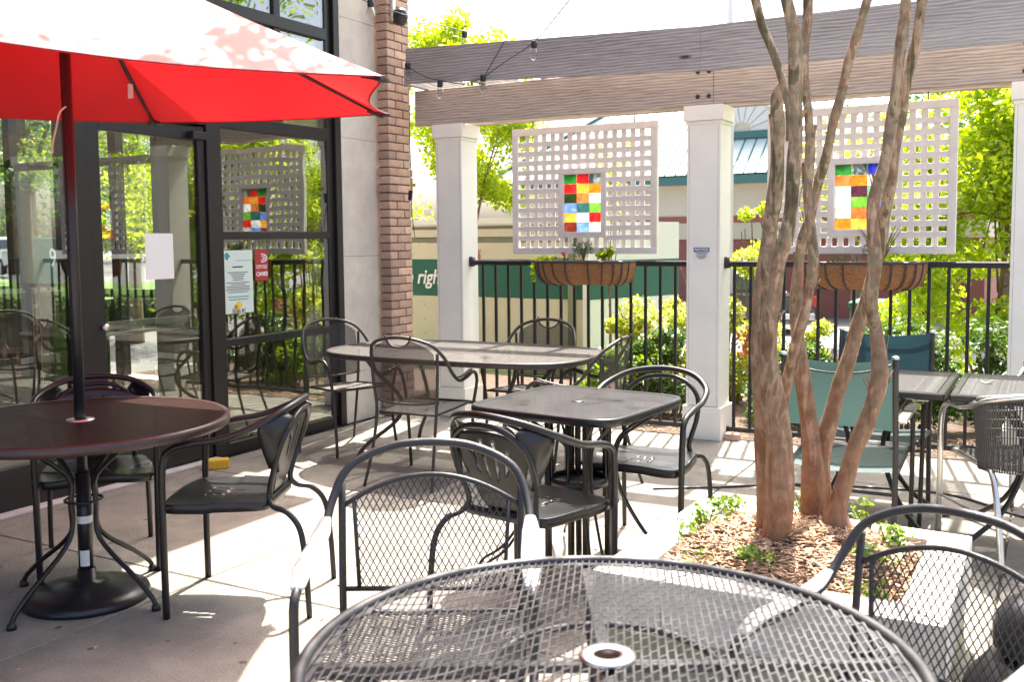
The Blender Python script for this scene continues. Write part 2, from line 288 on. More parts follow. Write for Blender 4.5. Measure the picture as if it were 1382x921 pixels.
# ------------------------------------------------------------------ mesh helpers
class MB:
    def __init__(s): s.v = []; s.f = []
    def box(s, a, b):
        x0, y0, z0 = a; x1, y1, z1 = b; n = len(s.v)
        s.v += [(x0, y0, z0), (x1, y0, z0), (x1, y1, z0), (x0, y1, z0), (x0, y0, z1), (x1, y0, z1), (x1, y1, z1), (x0, y1, z1)]
        s.f += [(n, n+3, n+2, n+1), (n+4, n+5, n+6, n+7), (n, n+1, n+5, n+4), (n+1, n+2, n+6, n+5), (n+2, n+3, n+7, n+6), (n+3, n, n+4, n+7)]
        return s
    def bbox(s, a, b, r=.004):
        """box with chamfered edges"""
        c = [(a[i] + b[i]) / 2 for i in range(3)]; h = [abs(b[i] - a[i]) / 2 for i in range(3)]
        r = min(r, min(h) * .45); n = len(s.v)
        idx = {}
        for sx in (-1, 1):
            for sy in (-1, 1):
                for sz in (-1, 1):
                    for ax in range(3):
                        p = [sx * h[0], sy * h[1], sz * h[2]]
                        for k in range(3):
                            if k != ax: p[k] -= math.copysign(r, p[k])
                        idx[(sx, sy, sz, ax)] = len(s.v); s.v.append((c[0]+p[0], c[1]+p[1], c[2]+p[2]))
        sg = (-1, 1)
        def add(l, outward):
            p = [Vector(s.v[i]) for i in l]; nn = (p[1]-p[0]).cross(p[2]-p[0])
            s.f.append(tuple(l) if nn.dot(Vector(outward)) > 0 else tuple(reversed(l)))
        for ax in range(3):
            o = [k for k in range(3) if k != ax]
            for sa in sg:
                l = []
                for u, vv in ((-1, -1), (1, -1), (1, 1), (-1, 1)):
                    q = [0, 0, 0]; q[ax] = sa; q[o[0]] = u; q[o[1]] = vv; l.append(idx[(*q, ax)])
                d = [0, 0, 0]; d[ax] = sa; add(l, d)
            for u in sg:
                for vv in sg:
                    l = []
                    for t_, a2 in ((-1, o[0]), (1, o[0]), (1, o[1]), (-1, o[1])):
                        q = [0, 0, 0]; q[ax] = t_; q[o[0]] = u; q[o[1]] = vv; l.append(idx[(*q, a2)])
                    d = [0, 0, 0]; d[o[0]] = u; d[o[1]] = vv; add(l, d)
        for sx in sg:
            for sy in sg:
                for sz in sg:
                    add([idx[(sx, sy, sz, 0)], idx[(sx, sy, sz, 1)], idx[(sx, sy, sz, 2)]], (sx, sy, sz))
        return s
    def obox(s, p, ax, ay, az):
        """oriented box: centre p, half-axis vectors"""
        p, ax, ay, az = map(Vector, (p, ax, ay, az)); n = len(s.v)
        for sz in (-1, 1):
            for sx, sy in ((-1, -1), (1, -1), (1, 1), (-1, 1)):
                s.v.append(tuple(p + ax*sx + ay*sy + az*sz))
        s.f += [(n, n+3, n+2, n+1), (n+4, n+5, n+6, n+7), (n, n+1, n+5, n+4), (n+1, n+2, n+6, n+5), (n+2, n+3, n+7, n+6), (n+3, n, n+4, n+7)]
        return s
    def tube(s, pts, r, seg=8, closed=False, smooth=4, flat=1.0, upv=None):
        P = [Vector(p) for p in pts]; R = [r] * len(P) if not isinstance(r, (list, tuple)) else list(r)
        if smooth > 1 and len(P) > 2:
            Q = []; RR = []; n = len(P); rng_ = range(n if closed else n - 1)
            for i in rng_:
                p0 = P[(i-1) % n] if closed or i > 0 else P[0]; p1 = P[i]; p2 = P[(i+1) % n]; p3 = P[(i+2) % n] if closed or i + 2 < n else P[-1]
                for k in range(smooth):
                    t = k / smooth; t2 = t*t; t3 = t2*t
                    Q.append(.5 * ((2*p1) + (p2-p0)*t + (2*p0-5*p1+4*p2-p3)*t2 + (3*p1-p0-3*p2+p3)*t3))
                    RR.append(R[i] * (1-t) + R[(i+1) % n] * t)
            if not closed: Q.append(P[-1]); RR.append(R[-1])
            P, R = Q, RR
        n = len(P); base = len(s.v)
        T = []
        for i in range(n):
            a = P[(i-1) % n] if closed or i > 0 else P[i]; b = P[(i+1) % n] if closed or i < n-1 else P[i]
            d = (b - a); T.append(d.normalized() if d.length > 1e-9 else Vector((0, 0, 1)))
        u = Vector(upv) if upv else (Vector((0, 0, 1)) if abs(T[0].z) < .9 else Vector((0, 1, 0)))
        u = (u - T[0] * u.dot(T[0])).normalized()
        for i in range(n):
            u = (u - T[i] * u.dot(T[i]));
            u = u.normalized() if u.length > 1e-6 else Vector((1, 0, 0))
            v = T[i].cross(u)
            for k in range(seg):
                a = 2 * PI * k / seg
                s.v.append(tuple(P[i] + (u * math.cos(a) * flat + v * math.sin(a)) * R[i]))
        for i in range(n if closed else n-1):
            j = (i+1) % n
            for k in range(seg):
                k2 = (k+1) % seg
                s.f.append((base+i*seg+k, base+i*seg+k2, base+j*seg+k2, base+j*seg+k))
        if not closed:
            s.f.append(tuple(base + k for k in reversed(range(seg)))); s.f.append(tuple(base + (n-1)*seg + k for k in range(seg)))
        return s
    def lathe(s, prof, c=(0, 0, 0), seg=32, a0=0, a1=2*PI):
        n = len(s.v); full = abs(a1 - a0 - 2*PI) < 1e-6; m = seg if full else seg + 1
        for r, z in prof:
            for k in range(m):
                a = a0 + (a1-a0) * k / seg; s.v.append((c[0] + r*math.cos(a), c[1] + r*math.sin(a), c[2] + z))
        for i in range(len(prof)-1):
            for k in range(seg):
                k2 = (k+1) % m
                s.f.append((n+i*m+k, n+i*m+k2, n+(i+1)*m+k2, n+(i+1)*m+k))
        return s
    def grid(s, fn, nu, nv, skip=None, thick=0.0):
        """fn(u,v)->(x,y,z); cells where skip(u,v) are left open"""
        n = len(s.v); W = nu + 1
        P = [[Vector(fn(i/nu, j/nv)) for i in range(W)] for j in range(nv+1)]
        for row in P: s.v += [tuple(p) for p in row]
        fs = []
        for j in range(nv):
            for i in range(nu):
                if skip and skip((i+.5)/nu, (j+.5)/nv): continue
                a = n + j*W + i; fs.append((a, a+1, a+W+1, a+W))
        if thick:
            N = [[None]*W for _ in range(nv+1)]
            for j in range(nv+1):
                for i in range(W):
                    du = P[j][min(i+1, nu)] - P[j][max(i-1, 0)]; dv = P[min(j+1, nv)][i] - P[max(j-1, 0)][i]
                    c = du.cross(dv); N[j][i] = c.normalized() if c.length > 1e-12 else Vector((0, 0, 1))
            m = len(s.v)
            for j in range(nv+1):
                for i in range(W): s.v.append(tuple(P[j][i] - N[j][i]*thick))
            off = m - n; edges = {}
            for f in fs:
                for a, b in zip(f, f[1:] + f[:1]):
                    if (b, a) in edges: del edges[(b, a)]
                    else: edges[(a, b)] = 1
            s.f += fs + [tuple(x + off for x in reversed(f)) for f in fs] + [(b, a, a+off, b+off) for a, b in edges]
        else: s.f += fs
        return s
    def poly(s, pts): 
        n = len(s.v); s.v += [tuple(p) for p in pts]; s.f.append(tuple(range(n, n+len(pts)))); return s
    def prism(s, pts, d):
        """polygon pts extruded by vector d"""
        n = len(s.v); m = len(pts); d = Vector(d)
        s.v += [tuple(Vector(p)) for p in pts] + [tuple(Vector(p) + d) for p in pts]
        s.f += [tuple(range(n+m-1, n-1, -1)), tuple(range(n+m, n+2*m))] + [(n+i, n+(i+1) % m, n+m+(i+1) % m, n+m+i) for i in range(m)]
        return s
    def build(s, name, m, parent=None, smooth=False, world=False, **kw):
        me = bpy.data.meshes.new(name)
        V = s.v
        if world and parent is not None:
            o = parent
            off = Vector((0, 0, 0))
            while o is not None: off += o.location; o = o.parent
            V = [(a-off.x, b-off.y, c-off.z) for a, b, c in V]
        me.from_pydata(V, [], s.f); me.materials.append(m)
        if smooth: me.shade_smooth() if smooth is True else me.shade_auto_smooth() if False else me.polygons.foreach_set('use_smooth', [True]*len(me.polygons))
        ob = bpy.data.objects.new(name, me); COL.objects.link(ob); ob.parent = parent
        for k, v in kw.items(): ob[k] = v
        return ob
def thing(name, label, cat, loc=(0, 0, 0), rz=0.0, group=None):
    o = bpy.data.objects.new(name, None); COL.objects.link(o); o.empty_display_size = .1
    o.location = loc; o.rotation_euler = (0, 0, rz); o['label'] = label; o['category'] = cat
    if group: o['group'] = group
    return o
def tag(o, label, cat, group=None):
    o['label'] = label; o['category'] = cat
    if group: o['group'] = group
    return o
KIDS = {}
def copy_tree(o, loc=None, rz=None, label=None, parent=None, group=None):
    c = o.copy(); COL.objects.link(c)
    if parent is not None: c.parent = parent
    if loc is not None: c.location = loc
    if rz is not None: c.rotation_euler = (0, 0, rz)
    if label: c['label'] = label
    if group: c['group'] = group
    for ch in KIDS.get(o.name) or list(o.children): copy_tree(ch, parent=c)
    return c
def share(name, src, parent, loc=(0, 0, 0), rot=(0, 0, 0), scale=(1, 1, 1)):
    o = bpy.data.objects.new(name, src.data if hasattr(src, 'data') else src); COL.objects.link(o); o.parent = parent
    o.location = loc; o.rotation_euler = rot; o.scale = scale
    return o
def mesh_only(mb, name, m, smooth=False):
    me = bpy.data.meshes.new(name); me.from_pydata(mb.v, [], mb.f); me.materials.append(m)
    if smooth: me.polygons.foreach_set('use_smooth', [True]*len(me.polygons))
    return me
def expanded(mb, inside, fmap, L, S, wd, th, box, ang=0.0, ext=1.0):
    """expanded-metal mesh: diamonds L long, S wide; struts wd wide, th thick. inside(u,v), fmap(u,v)->xyz"""
    ca, sa = math.cos(ang), math.sin(ang)
    nu = int(ext * 2 / L) + 2; nv = int(ext * 2 / (S / 2)) + 2
    def node(i, j):
        a = (i + (.5 if j % 2 else 0)) * L; b = j * S / 2
        return (a * ca - b * sa, a * sa + b * ca)
    for j in range(-nv//2, nv//2 + 1):
        for i in range(-nu//2 - 1, nu//2 + 2):
            p = node(i, j); q0 = node(i, j+1); q1 = node(i + (1 if j % 2 else -1), j+1)
            for q in (q0, q1):
                mx, my = (p[0]+q[0])/2, (p[1]+q[1])/2
                if not inside(mx, my): continue
                A = Vector(fmap(*p)); B = Vector(fmap(*q))
                d = B - A
                if d.length < 1e-6: continue
                e = 1e-3; c0 = Vector(fmap(mx, my)); nu_ = (Vector(fmap(mx+e, my)) - c0).cross(Vector(fmap(mx, my+e)) - c0).normalized()
                sd = d.normalized().cross(nu_) * (wd/2); n = len(mb.v)
                if box:
                    h = nu_ * (th/2)
                    mb.v += [tuple(A-sd-h), tuple(A+sd-h), tuple(A+sd+h), tuple(A-sd+h), tuple(B-sd-h), tuple(B+sd-h), tuple(B+sd+h), tuple(B-sd+h)]
                    mb.f += [(n, n+1, n+5, n+4), (n+1, n+2, n+6, n+5), (n+2, n+3, n+7, n+6), (n+3, n, n+4, n+7)]
                else:
                    mb.v += [tuple(A-sd), tuple(A+sd), tuple(B+sd), tuple(B-sd)]; mb.f.append((n, n+1, n+2, n+3))
    return mb
def leaves(name, m, parent, blobs, size=.05, world=True, kind=None, aspect=.5, droop=.3):
    """blobs: list of (centre, radii, count): leaf quads scattered through each blob's volume, denser at its skin"""
    Vs = []
    for c, rr, n in blobs:
        d = rng.normal(size=(n, 3)); d /= np.linalg.norm(d, axis=1)[:, None]
        rad = rng.random(n) ** .45
        P = np.array(c) + d * rad[:, None] * np.array(rr)
        N = rng.normal(size=(n, 3)) + np.array([0, 0, 1.0]); N /= np.linalg.norm(N, axis=1)[:, None]
        T = rng.normal(size=(n, 3)) - np.array([0, 0, droop]); T -= (T*N).sum(1)[:, None]*N; T /= np.linalg.norm(T, axis=1)[:, None]
        B = np.cross(N, T); s = size * (.6 + .8*rng.random(n))[:, None]
        Vs.append(np.stack([P - T*s*.5, P + B*s*aspect*.5 - N*s*.05, P + T*s*.5, P - B*s*aspect*.5 - N*s*.05], 1).reshape(-1, 3))
    V = np.concatenate(Vs); nq = len(V)//4
    if parent is not None and world:
        off = Vector((0, 0, 0)); o = parent
        while o is not None: off += o.location; o = o.parent
        V = V - np.array(off)
    me = bpy.data.meshes.new(name); me.vertices.add(len(V)); me.vertices.foreach_set('co', V.astype(np.float32).ravel())
    me.loops.add(nq*4); me.loops.foreach_set('vertex_index', np.arange(nq*4, dtype=np.int32))
    me.polygons.add(nq); me.polygons.foreach_set('loop_start', np.arange(0, nq*4, 4, dtype=np.int32)); me.update(); me.validate()
    me.materials.append(m)
    ob = bpy.data.objects.new(name, me); COL.objects.link(ob); ob.parent = parent
    if kind: ob['kind'] = kind
    return ob
def text_mesh(name, body, size, m, parent, loc, rot, shear=0.0, extrude=.001, sx=1.0, bold=0.0):
    cu = bpy.data.curves.new(name, 'FONT'); cu.body = body; cu.size = size; cu.extrude = extrude; cu.align_x = 'CENTER'; cu.align_y = 'CENTER'; cu.shear = shear; cu.offset = bold
    tmp = bpy.data.objects.new(name + '_tmp', cu); COL.objects.link(tmp); dg = bpy.context.evaluated_depsgraph_get()
    me = bpy.data.meshes.new_from_object(tmp.evaluated_get(dg)); bpy.data.objects.remove(tmp)
    me.materials.clear(); me.materials.append(m); me.name = name
    ob = bpy.data.objects.new(name, me); COL.objects.link(ob); ob.parent = parent; ob.location = loc; ob.rotation_euler = rot; ob.scale = (sx, 1, 1)
    return ob
# ------------------------------------------------------------------ the ground
def struct(o): o['kind'] = 'structure'; return o
def terrain():
    mb = MB(); xs = [-140, -60, -30, -12, -6, 0, 4, 8, 14, 30, 70, 160]; ys = [-60, -20, -4, 6.9, 8.5, 11, 14, 18, 30, 60, 110, 220]
    def z(x, y):
        s = min(1, max(0, (y - 9) / 5)); s = s*s*(3-2*s); k = min(1, max(0, (9 - x) / 6)) * min(1, max(0, (x + 34) / 10)); return -.07 - 1.35*s*k
    for y in ys:
        for x in xs: mb.v.append((x, y, z(x, y)))
    W = len(xs)
    for j in range(len(ys)-1):
        for i in range(W-1): a = j*W+i; mb.f.append((a, a+1, a+W+1, a+W))
    return struct(mb.build('parking_lot_ground', M['asphalt']))
terrain()
pf = struct(MB().box((-4.86, -4, -.06), (7.0, 6.92, -.012)).build('patio_floor', M['joint']))
xs = [-4.83, -4.67, -3.17, -1.67, -.17, 1.33, 2.83, 4.33, 5.83, 7.0]; ys = [-4, -3.0, -1.5, 0, 1.5, 3.0, 4.5, 6.0, 6.92]
for i in range(len(xs)-1):
    for j in range(len(ys)-1):
        MB().bbox((xs[i]+.0045, ys[j]+.0045, -.05), (xs[i+1]-.0045, ys[j+1]-.0045, 0), .004).build('concrete_slab', M['concrete'], pf)
bed = struct(MB().box((-9, 6.921, -.1), (7.5, 9.3, -.015)).build('planting_bed', M['soil']))
lawn = struct(MB().grid(lambda u, v: (9+60*u, 8+16*v, -.066), 4, 4).build('lawn', M['grass']))
lawn2 = struct(MB().grid(lambda u, v: (-9+14*u, 9.3+1.2*v, -.02-.14*v), 4, 4).build('lawn_strip', M['grass']))
# leaf litter and mulch scattered in the bed
def chips(n, region, zf, ln=(.02, .05), wd=.006):
    mb = MB()
    for _ in range(n):
        x, y = region(); z = zf(x, y)
        a = random.uniform(0, PI); l = random.uniform(*ln)/2; tl = random.uniform(-.35, .35); ww = wd*random.uniform(.5, 1.6)
        mb.obox((x, y, z+random.uniform(.0, .012)), (math.cos(a)*l, math.sin(a)*l, l*tl), (-math.sin(a)*ww/2, math.cos(a)*ww/2, random.uniform(-.3, .3)*ww/2), (0, 0, .0012))
    return mb
lf = MB()
for _ in range(70):
    x, y = random.uniform(-4.6, .2), random.uniform(1.2, 6.8)
    a = random.uniform(0, 6.28); s_ = random.uniform(.006, .018); ca, sa = math.cos(a)*s_, math.sin(a)*s_; z = random.uniform(.003, .008)
    lf.poly([(x-ca, y-sa, z), (x+sa*.45, y-ca*.45, z+.004), (x+ca, y+sa, z), (x-sa*.45, y+ca*.45, z+.003)])
gum = MB()
for _ in range(60):
    x, y, r = random.uniform(-4.2, -.2), random.uniform(1.0, 6.5), random.uniform(.006, .016)
    gum.poly([(x+r*math.cos(a)*random.uniform(.7, 1.2), y+r*math.sin(a)*random.uniform(.7, 1.2), .0012) for a in [2*PI*k/9 for k in range(9)]])
gum.build('gum_spots', M['joint'], None, kind='stuff')
lf.build('fallen_leaves', M['mulch'], None, kind='stuff')
chips(1500, lambda: (random.uniform(-4.6, .2), random.uniform(6.95, 7.6)), lambda x, y: -.012).build('leaf_litter', M['mulch'], None, kind='stuff')
# ------------------------------------------------------------------ restaurant building with storefront
XF = -4.86
B = thing('restaurant_building', 'restaurant building with bronze framed storefront windows and pale stone wall', 'building', (XF, 4, 0))
def bw(mb, name, m, **k): return mb.build(name, m, B, world=True, **k)
bw(MB().box((-12, -4, 3.86), (XF-.02, 6.86, 5.6)), 'upper_wall', M['plaster'])
for a, b in (((-5.3, 6.64, 0), (XF-.04, 6.86, 3.86)), ((-12.2, 6.64, 0), (-11.7, 6.86, 3.86)), ((-11.7, 6.64, 3.3), (-5.3, 6.86, 3.86)), ((-11.7, 6.64, 0), (-5.3, 6.86, .12))): bw(MB().box(a, b), 'side_wall', M['plaster'])
for x in (-11.65, -10.6, -9.78, -8.98, -8.15, -7.30, -6.45, -5.35): bw(MB().bbox((x-.055, 6.70, .122), (x+.055, 6.80, 3.298), .004), 'mullion', M['frame'])
for z in (2.2, .9):
    bw(MB().bbox((-11.6, 6.715, z), (-5.4, 6.785, z+.085), .004), 'transom', M['frame'])
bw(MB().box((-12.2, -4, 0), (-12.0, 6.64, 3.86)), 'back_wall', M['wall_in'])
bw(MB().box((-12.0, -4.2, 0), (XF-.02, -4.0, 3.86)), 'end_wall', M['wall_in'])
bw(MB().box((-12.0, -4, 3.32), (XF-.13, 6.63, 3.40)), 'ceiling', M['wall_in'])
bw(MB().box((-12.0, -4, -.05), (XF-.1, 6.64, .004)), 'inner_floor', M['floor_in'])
bw(MB().box((XF-.02, -2, 3.74), (-3.98, 6.2, 3.84)), 'awning_slab', M['frame'])
# stone cladding panels
for k, (z0, z1) in enumerate(((0, .40), (.40, 1.32), (1.32, 2.24), (2.24, 3.16), (3.16, 3.86))):
    for (y0, y1) in ((6.135, 6.62),):
        bw(MB().bbox((XF-.06, y0+.0008, z0+.0012), (XF-.005, y1-.0008, z1-.0012), .0018), 'stone_panel', M['plaster'])
bw(MB().box((XF-.08, 6.13, 0), (XF-.02, 6.64, 3.86)), 'wall_core', M['mortar'])
def mull(y0, y1, z0, z1, d=0.0, name='mullion'): return bw(MB().bbox((XF-.12, y0, z0), (XF-d, y1, z1), .004), name, M['frame'])
def pane(y0, y1, z0, z1, m='glass', name='window_pane', parent=None):
    return MB().box((XF-.045, y0-.006, z0-.006), (XF-.040, y1+.006, z1+.006)).build(name, M[m], parent or B, world=True)
mull(6.065, 6.13, 0, 3.86); mull(5.995, 6.063, .085, 3.86, .03)
mull(4.745, 4.87, 0, 3.86); mull(3.73, 3.83, 0, 2.2)
for y in (2.62, 1.5, .4, -.8, -2.0): mull(y-.05, y+.05, 0, 3.86)
mull(5.43, 5.50, 2.292, 3.86, .02); mull(3.62, 3.70, 2.292, 3.86, .02); mull(4.2, 4.27, 2.292, 3.86, .02)
for z0, z1 in ((0, .083), (.735, .79), (1.46, 1.515)): mull(4.872, 5.993, z0, z1, .012, 'transom')
mull(4.872, 5.993, 2.2, 2.29, .004, 'transom'); mull(-3.9, 4.743, 2.2, 2.29, .004, 'transom')
mull(4.872, 5.993, 2.95, 3.035, .008, 'transom'); mull(-3.9, 4.743, 2.95, 3.035, .008, 'transom')
bw(MB().box((XF-.12, -4, 0), (XF-.015, 3.728, .24)), 'base_panel', M['frame'])
for y0, y1 in ((-3.9, -2.05), (-1.95, -.85), (-.75, .35), (.45, 1.45), (1.55, 2.57), (2.67, 3.73)): pane(y0, y1, .24, 2.2, 'glass_dark')
for z0, z1 in ((.083, .735), (.79, 1.46), (1.515, 2.2)): pane(4.87, 5.995, z0, z1)
for y0, y1 in ((4.87, 5.43), (5.50, 5.995), (4.27, 4.745), (3.70, 4.2), (2.67, 3.62), (1.55, 2.57), (.45, 1.45)):
    for z0, z1 in ((2.29, 2.95), (3.035, 3.85)): pane(y0, y1, z0, z1)
# door
D = MB(); D.bbox((XF-.075, 3.835, .02), (XF-.02, 3.93, 2.19)); D.bbox((XF-.075, 4.685, .02), (XF-.02, 4.742, 2.19)); D.bbox((XF-.072, 3.93, 2.10), (XF-.023, 4.685, 2.187)); D.bbox((XF-.072, 3.93, .022), (XF-.023, 4.685, .24))
door = bw(D, 'door', M['frame'])
pane(3.93, 4.685, .24, 2.10, 'glass_dark', 'door_pane', door)
MB().tube([(XF-.02, 3.91, .95), (XF+.012, 3.91, .95)], .022, 14).build('lock_knob', M['alu'], door, world=True, smooth=True)
MB().bbox((XF-.13, 3.95, .93), (XF-.1, 4.67, .97)).bbox((XF-.14, 3.95, .885), (XF-.1, 4.67, .905)).build('push_bar', M['alu'], door, world=True)
MB().bbox((XF-.02, 4.60, 2.10), (XF+.035, 4.72, 2.15)).build('door_closer', M['frame'], door, world=True)
struct(MB().bbox((XF-.01, -4, 0), (XF+.07, 4.75, .018), .004).build('threshold', M['coping']))
bw(MB().box((-5.62, 4.95, 0), (-5.56, 6.5, 2.3)), 'inner_partition', M['tan'])
# a few things inside, seen through the glass
def carton(x, y, z, w_, d_, h, label, blue=True):
    o = thing('carton', label, 'carton', (x, y, z))
    MB().bbox((-d_/2, -w_/2, 0), (d_/2, w_/2, h), .003).build('box_body', M['card'], o)
    if blue:
        MB().box((d_/2+.0005, -w_/2+.01, .02), (d_/2+.002, w_/2-.01, h*.55)).build('printed_panel', M['card_blue'], o)
        MB().lathe([(0, 0), (.045, 0)], seg=16).build('printed_fruit', M['card_orange'], o).rotation_euler = (0, PI/2, 0)
        o.children[-1].location = (d_/2+.004, -.05, h*.6)
    MB().box((-d_/2-.001, -.02, h*.6), (d_/2+.001, .02, h+.001)).build('tape', M['tan'], o)
    return o
carton(-5.45, 4.18, .005, .34, .3, .27, 'printed white carton on the floor behind the door glass, bottom of the stack')
carton(-5.47, 4.16, .28, .34, .3, .27, 'white carton with dark print stacked on another behind the door')
carton(-5.5, 4.55, .005, .30, .3, .33, 'plain white carton right of the printed stack behind the door', False)
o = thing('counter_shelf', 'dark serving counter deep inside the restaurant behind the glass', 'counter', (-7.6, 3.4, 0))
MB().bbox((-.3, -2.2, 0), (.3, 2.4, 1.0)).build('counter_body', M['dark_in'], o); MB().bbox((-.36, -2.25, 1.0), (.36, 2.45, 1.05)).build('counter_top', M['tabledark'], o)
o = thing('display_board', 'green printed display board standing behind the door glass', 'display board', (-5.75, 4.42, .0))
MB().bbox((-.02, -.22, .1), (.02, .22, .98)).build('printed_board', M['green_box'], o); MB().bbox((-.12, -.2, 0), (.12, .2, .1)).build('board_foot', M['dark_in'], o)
def wood_chair(x, y, rz, label):
    o = thing('wooden_chair', label, 'chair', (x, y, .004), rz, 'wooden chairs inside the restaurant'); m = M['wood_in']
    for sx in (-1, 1):
        MB().bbox((sx*.2-.018, -.2-.018, 0), (sx*.2+.018, -.2+.018, 1.12), .003).build('leg', m, o); MB().bbox((sx*.2-.018, .2-.018, 0), (sx*.2+.018, .2+.018, .62), .003).build('leg', m, o)
    MB().bbox((-.22, -.18, .62), (.22, .22, .655), .008).build('seat', m, o)
    for z in (.72, .84, .96, 1.07): MB().bbox((-.182, -.21, z), (.182, -.19, z+.035), .002).build('back_rail', m, o)
    for x_ in (-.09, 0, .09): MB().bbox((x_-.012, -.207, .755), (x_+.012, -.193, 1.07), .002).build('back_spindle', m, o)
    for z in (.22, .36): MB().bbox((-.19, .19, z), (.19, .21, z+.025), .002).build('stretcher', m, o)
    return o
M['wood_in'] = mat('inside_chair_wood', (.13, .06, .03), .5, var=.2)
wood_chair(-6.75, 4.55, 2.4, 'brown wooden chair with grid back inside, left of the umbrella pole'); wood_chair(-7.5, 5.6, .4, 'brown wooden chair by the far windows inside the restaurant'); wood_chair(-8.4, 5.2, 3.5, 'second brown wooden chair deeper inside the restaurant')
o = thing('dining_table', 'dark dining table among the wooden chairs inside', 'table', (-7.6, 4.7, .004)); MB().bbox((-.45, -.4, .86), (.45, .4, .90), .006).build('table_top', M['dark_in'], o); MB().bbox((-.05, -.05, .03), (.05, .05, .86), .004).build('pedestal', M['dark_in'], o); MB().bbox((-.25, -.25, 0), (.25, .25, .03), .004).build('foot_plate', M['dark_in'], o)
# notices on the glass
def glass_notice(name, y0, y1, z0, z1, m, label):
    o = MB().box((XF-.0395, y0, z0), (XF-.0385, y1, z1)).build(name, m); tag(o, label, 'notice'); return o
o = glass_notice('paper_notice', 4.25, 4.47, 1.215, 1.5, M['paper'], 'blank white sheet of paper taped to the door glass')
p = glass_notice('poster', 4.885, 5.17, .955, 1.385, M['paper_green'], 'pale green poster with small lines of text and fruit picture on the window')
X0 = XF-.038
def bar(y0, y1, z, h, m): MB().box((X0, y0, z-h/2), (X0+.0006, y1, z+h/2)).build('printed_line', m, p)
yc = 5.0275
for k, (wd, z) in enumerate(((.10, 1.272), (.19, 1.235), (.14, 1.222), (.12, 1.209), (.10, 1.196), (.10, 1.183), (.22, 1.165), (.14, 1.152), (.22, 1.138), (.22, 1.126), (.23, 1.114), (.19, 1.100))): bar(yc-wd/2, yc+wd/2, z, .009 if k == 0 else .0045, M['ink'])
for wd, z in ((.20, 1.068), (.18, 1.05)): bar(yc-wd/2, yc+wd/2, z, .006, M['ink_teal'])
bar(yc-.02, yc+.13, 1.315, .003, M['ink_teal'])
def blob(yc_, zc, r, m, name, n=9, amp=.3):
    MB().poly([(X0+.0003, yc_ + r*(1+amp*math.sin(3*a+1))*math.cos(a), zc + r*(1+amp*math.cos(4*a))*math.sin(a)) for a in [2*PI*k/n for k in range(n)]]).build(name, m, p)
blob(4.93, 1.345, .024, M['ink_teal'], 'printed_swirl'); blob(yc, 1.005, .032, M['ink_yellow'], 'printed_fruit'); blob(yc-.03, .995, .018, M['card_orange'], 'printed_fruit')
text_mesh('printed_word', 'Scan It!', .042, M['ink'], p, (X0+.001, yc, .972), (PI/2, 0, PI/2))
c = glass_notice('team_sign', 5.195, 5.325, 1.17, 1.385, M['sign_red'], 'small red sign reading LETS GO CANES on the window')
text_mesh('lettering', "LET'S GO", .026, M['sign_white'], c, (X0+.001, 5.26, 1.262), (PI/2, 0, PI/2), bold=.0004)
text_mesh('lettering', "CANES", .040, M['sign_white'], c, (X0+.001, 5.26, 1.215), (PI/2, 0, PI/2), sx=.92, bold=.001)
for r0, r1, m, s_, dx in ((.042, .030, 'sign_white', .75, 0), (.024, .014, 'sign_white', .62, .001)):
    g = MB().lathe([(r0, 0), (r1, 0)], seg=28).build('emblem_ring', M[m], c); g.rotation_euler = (.5, PI/2, 0); g.scale = (s_, 1, 1); g.location = (X0+.001+dx*.1, 5.26, 1.328)
MB().poly([(X0+.0005, 5.20, z) if i == 0 else (X0+.0005, 5.32, z) for i, z in ((0, 1.276), (1, 1.276))] + [(X0+.0005, 5.32, 1.279), (X0+.0005, 5.20, 1.279)]).build('printed_rule', M['sign_white'], c)
# ------------------------------------------------------------------ brick column at the corner
bc = thing('brick_column', 'narrow red brick column at the end of the pale stone wall', 'column', (-4.785, 6.72, 0))
MB().box((-4.835, 6.578, 0), (-4.738, 6.872, 3.86)).build('mortar_core', M['mortar'], bc, world=True)
def brick_mesh(l, h=.0575, pr=0.0): return mesh_only(MB().bbox((-.055-pr*.5, -l/2-pr, -h/2), (.055+pr, l/2+pr, h/2), .003), 'brick', M['brick'])
long_, short_ = brick_mesh(.198), brick_mesh(.098)
longp, shortp = brick_mesh(.198, .0575, .012), brick_mesh(.098, .0575, .012)
for k in range(57):
    z = .034 + k*.0677; pr = k in (27, 28, 29)
    L_, S_ = (longp, shortp) if pr else (long_, short_)
    seq = ((L_, .198), (S_, .098)) if k % 2 == 0 else ((S_, .098), (L_, .198))
    y = 6.571
    for me, l in seq:
        o = bpy.data.objects.new('brick', me); COL.objects.link(o); o.parent = bc
        o.location = (random.uniform(-.0015, .0015), y + l/2 - 6.72, z); y += l + .011
sp = thing('speaker', 'small round black speaker on a grey bracket at the top of the brick column', 'speaker', (-4.66, 6.66, 3.22))
MB().lathe([(0, .07), (.04, .068), (.058, .045), (.062, .0), (.055, -.04), (.03, -.06), (0, -.062)], seg=24).build('speaker_ball', M['plastic_black'], sp, True)
MB().bbox((-.11, -.05, -.03), (-.035, -.01, .30)).build('bracket', M['alu'], sp)
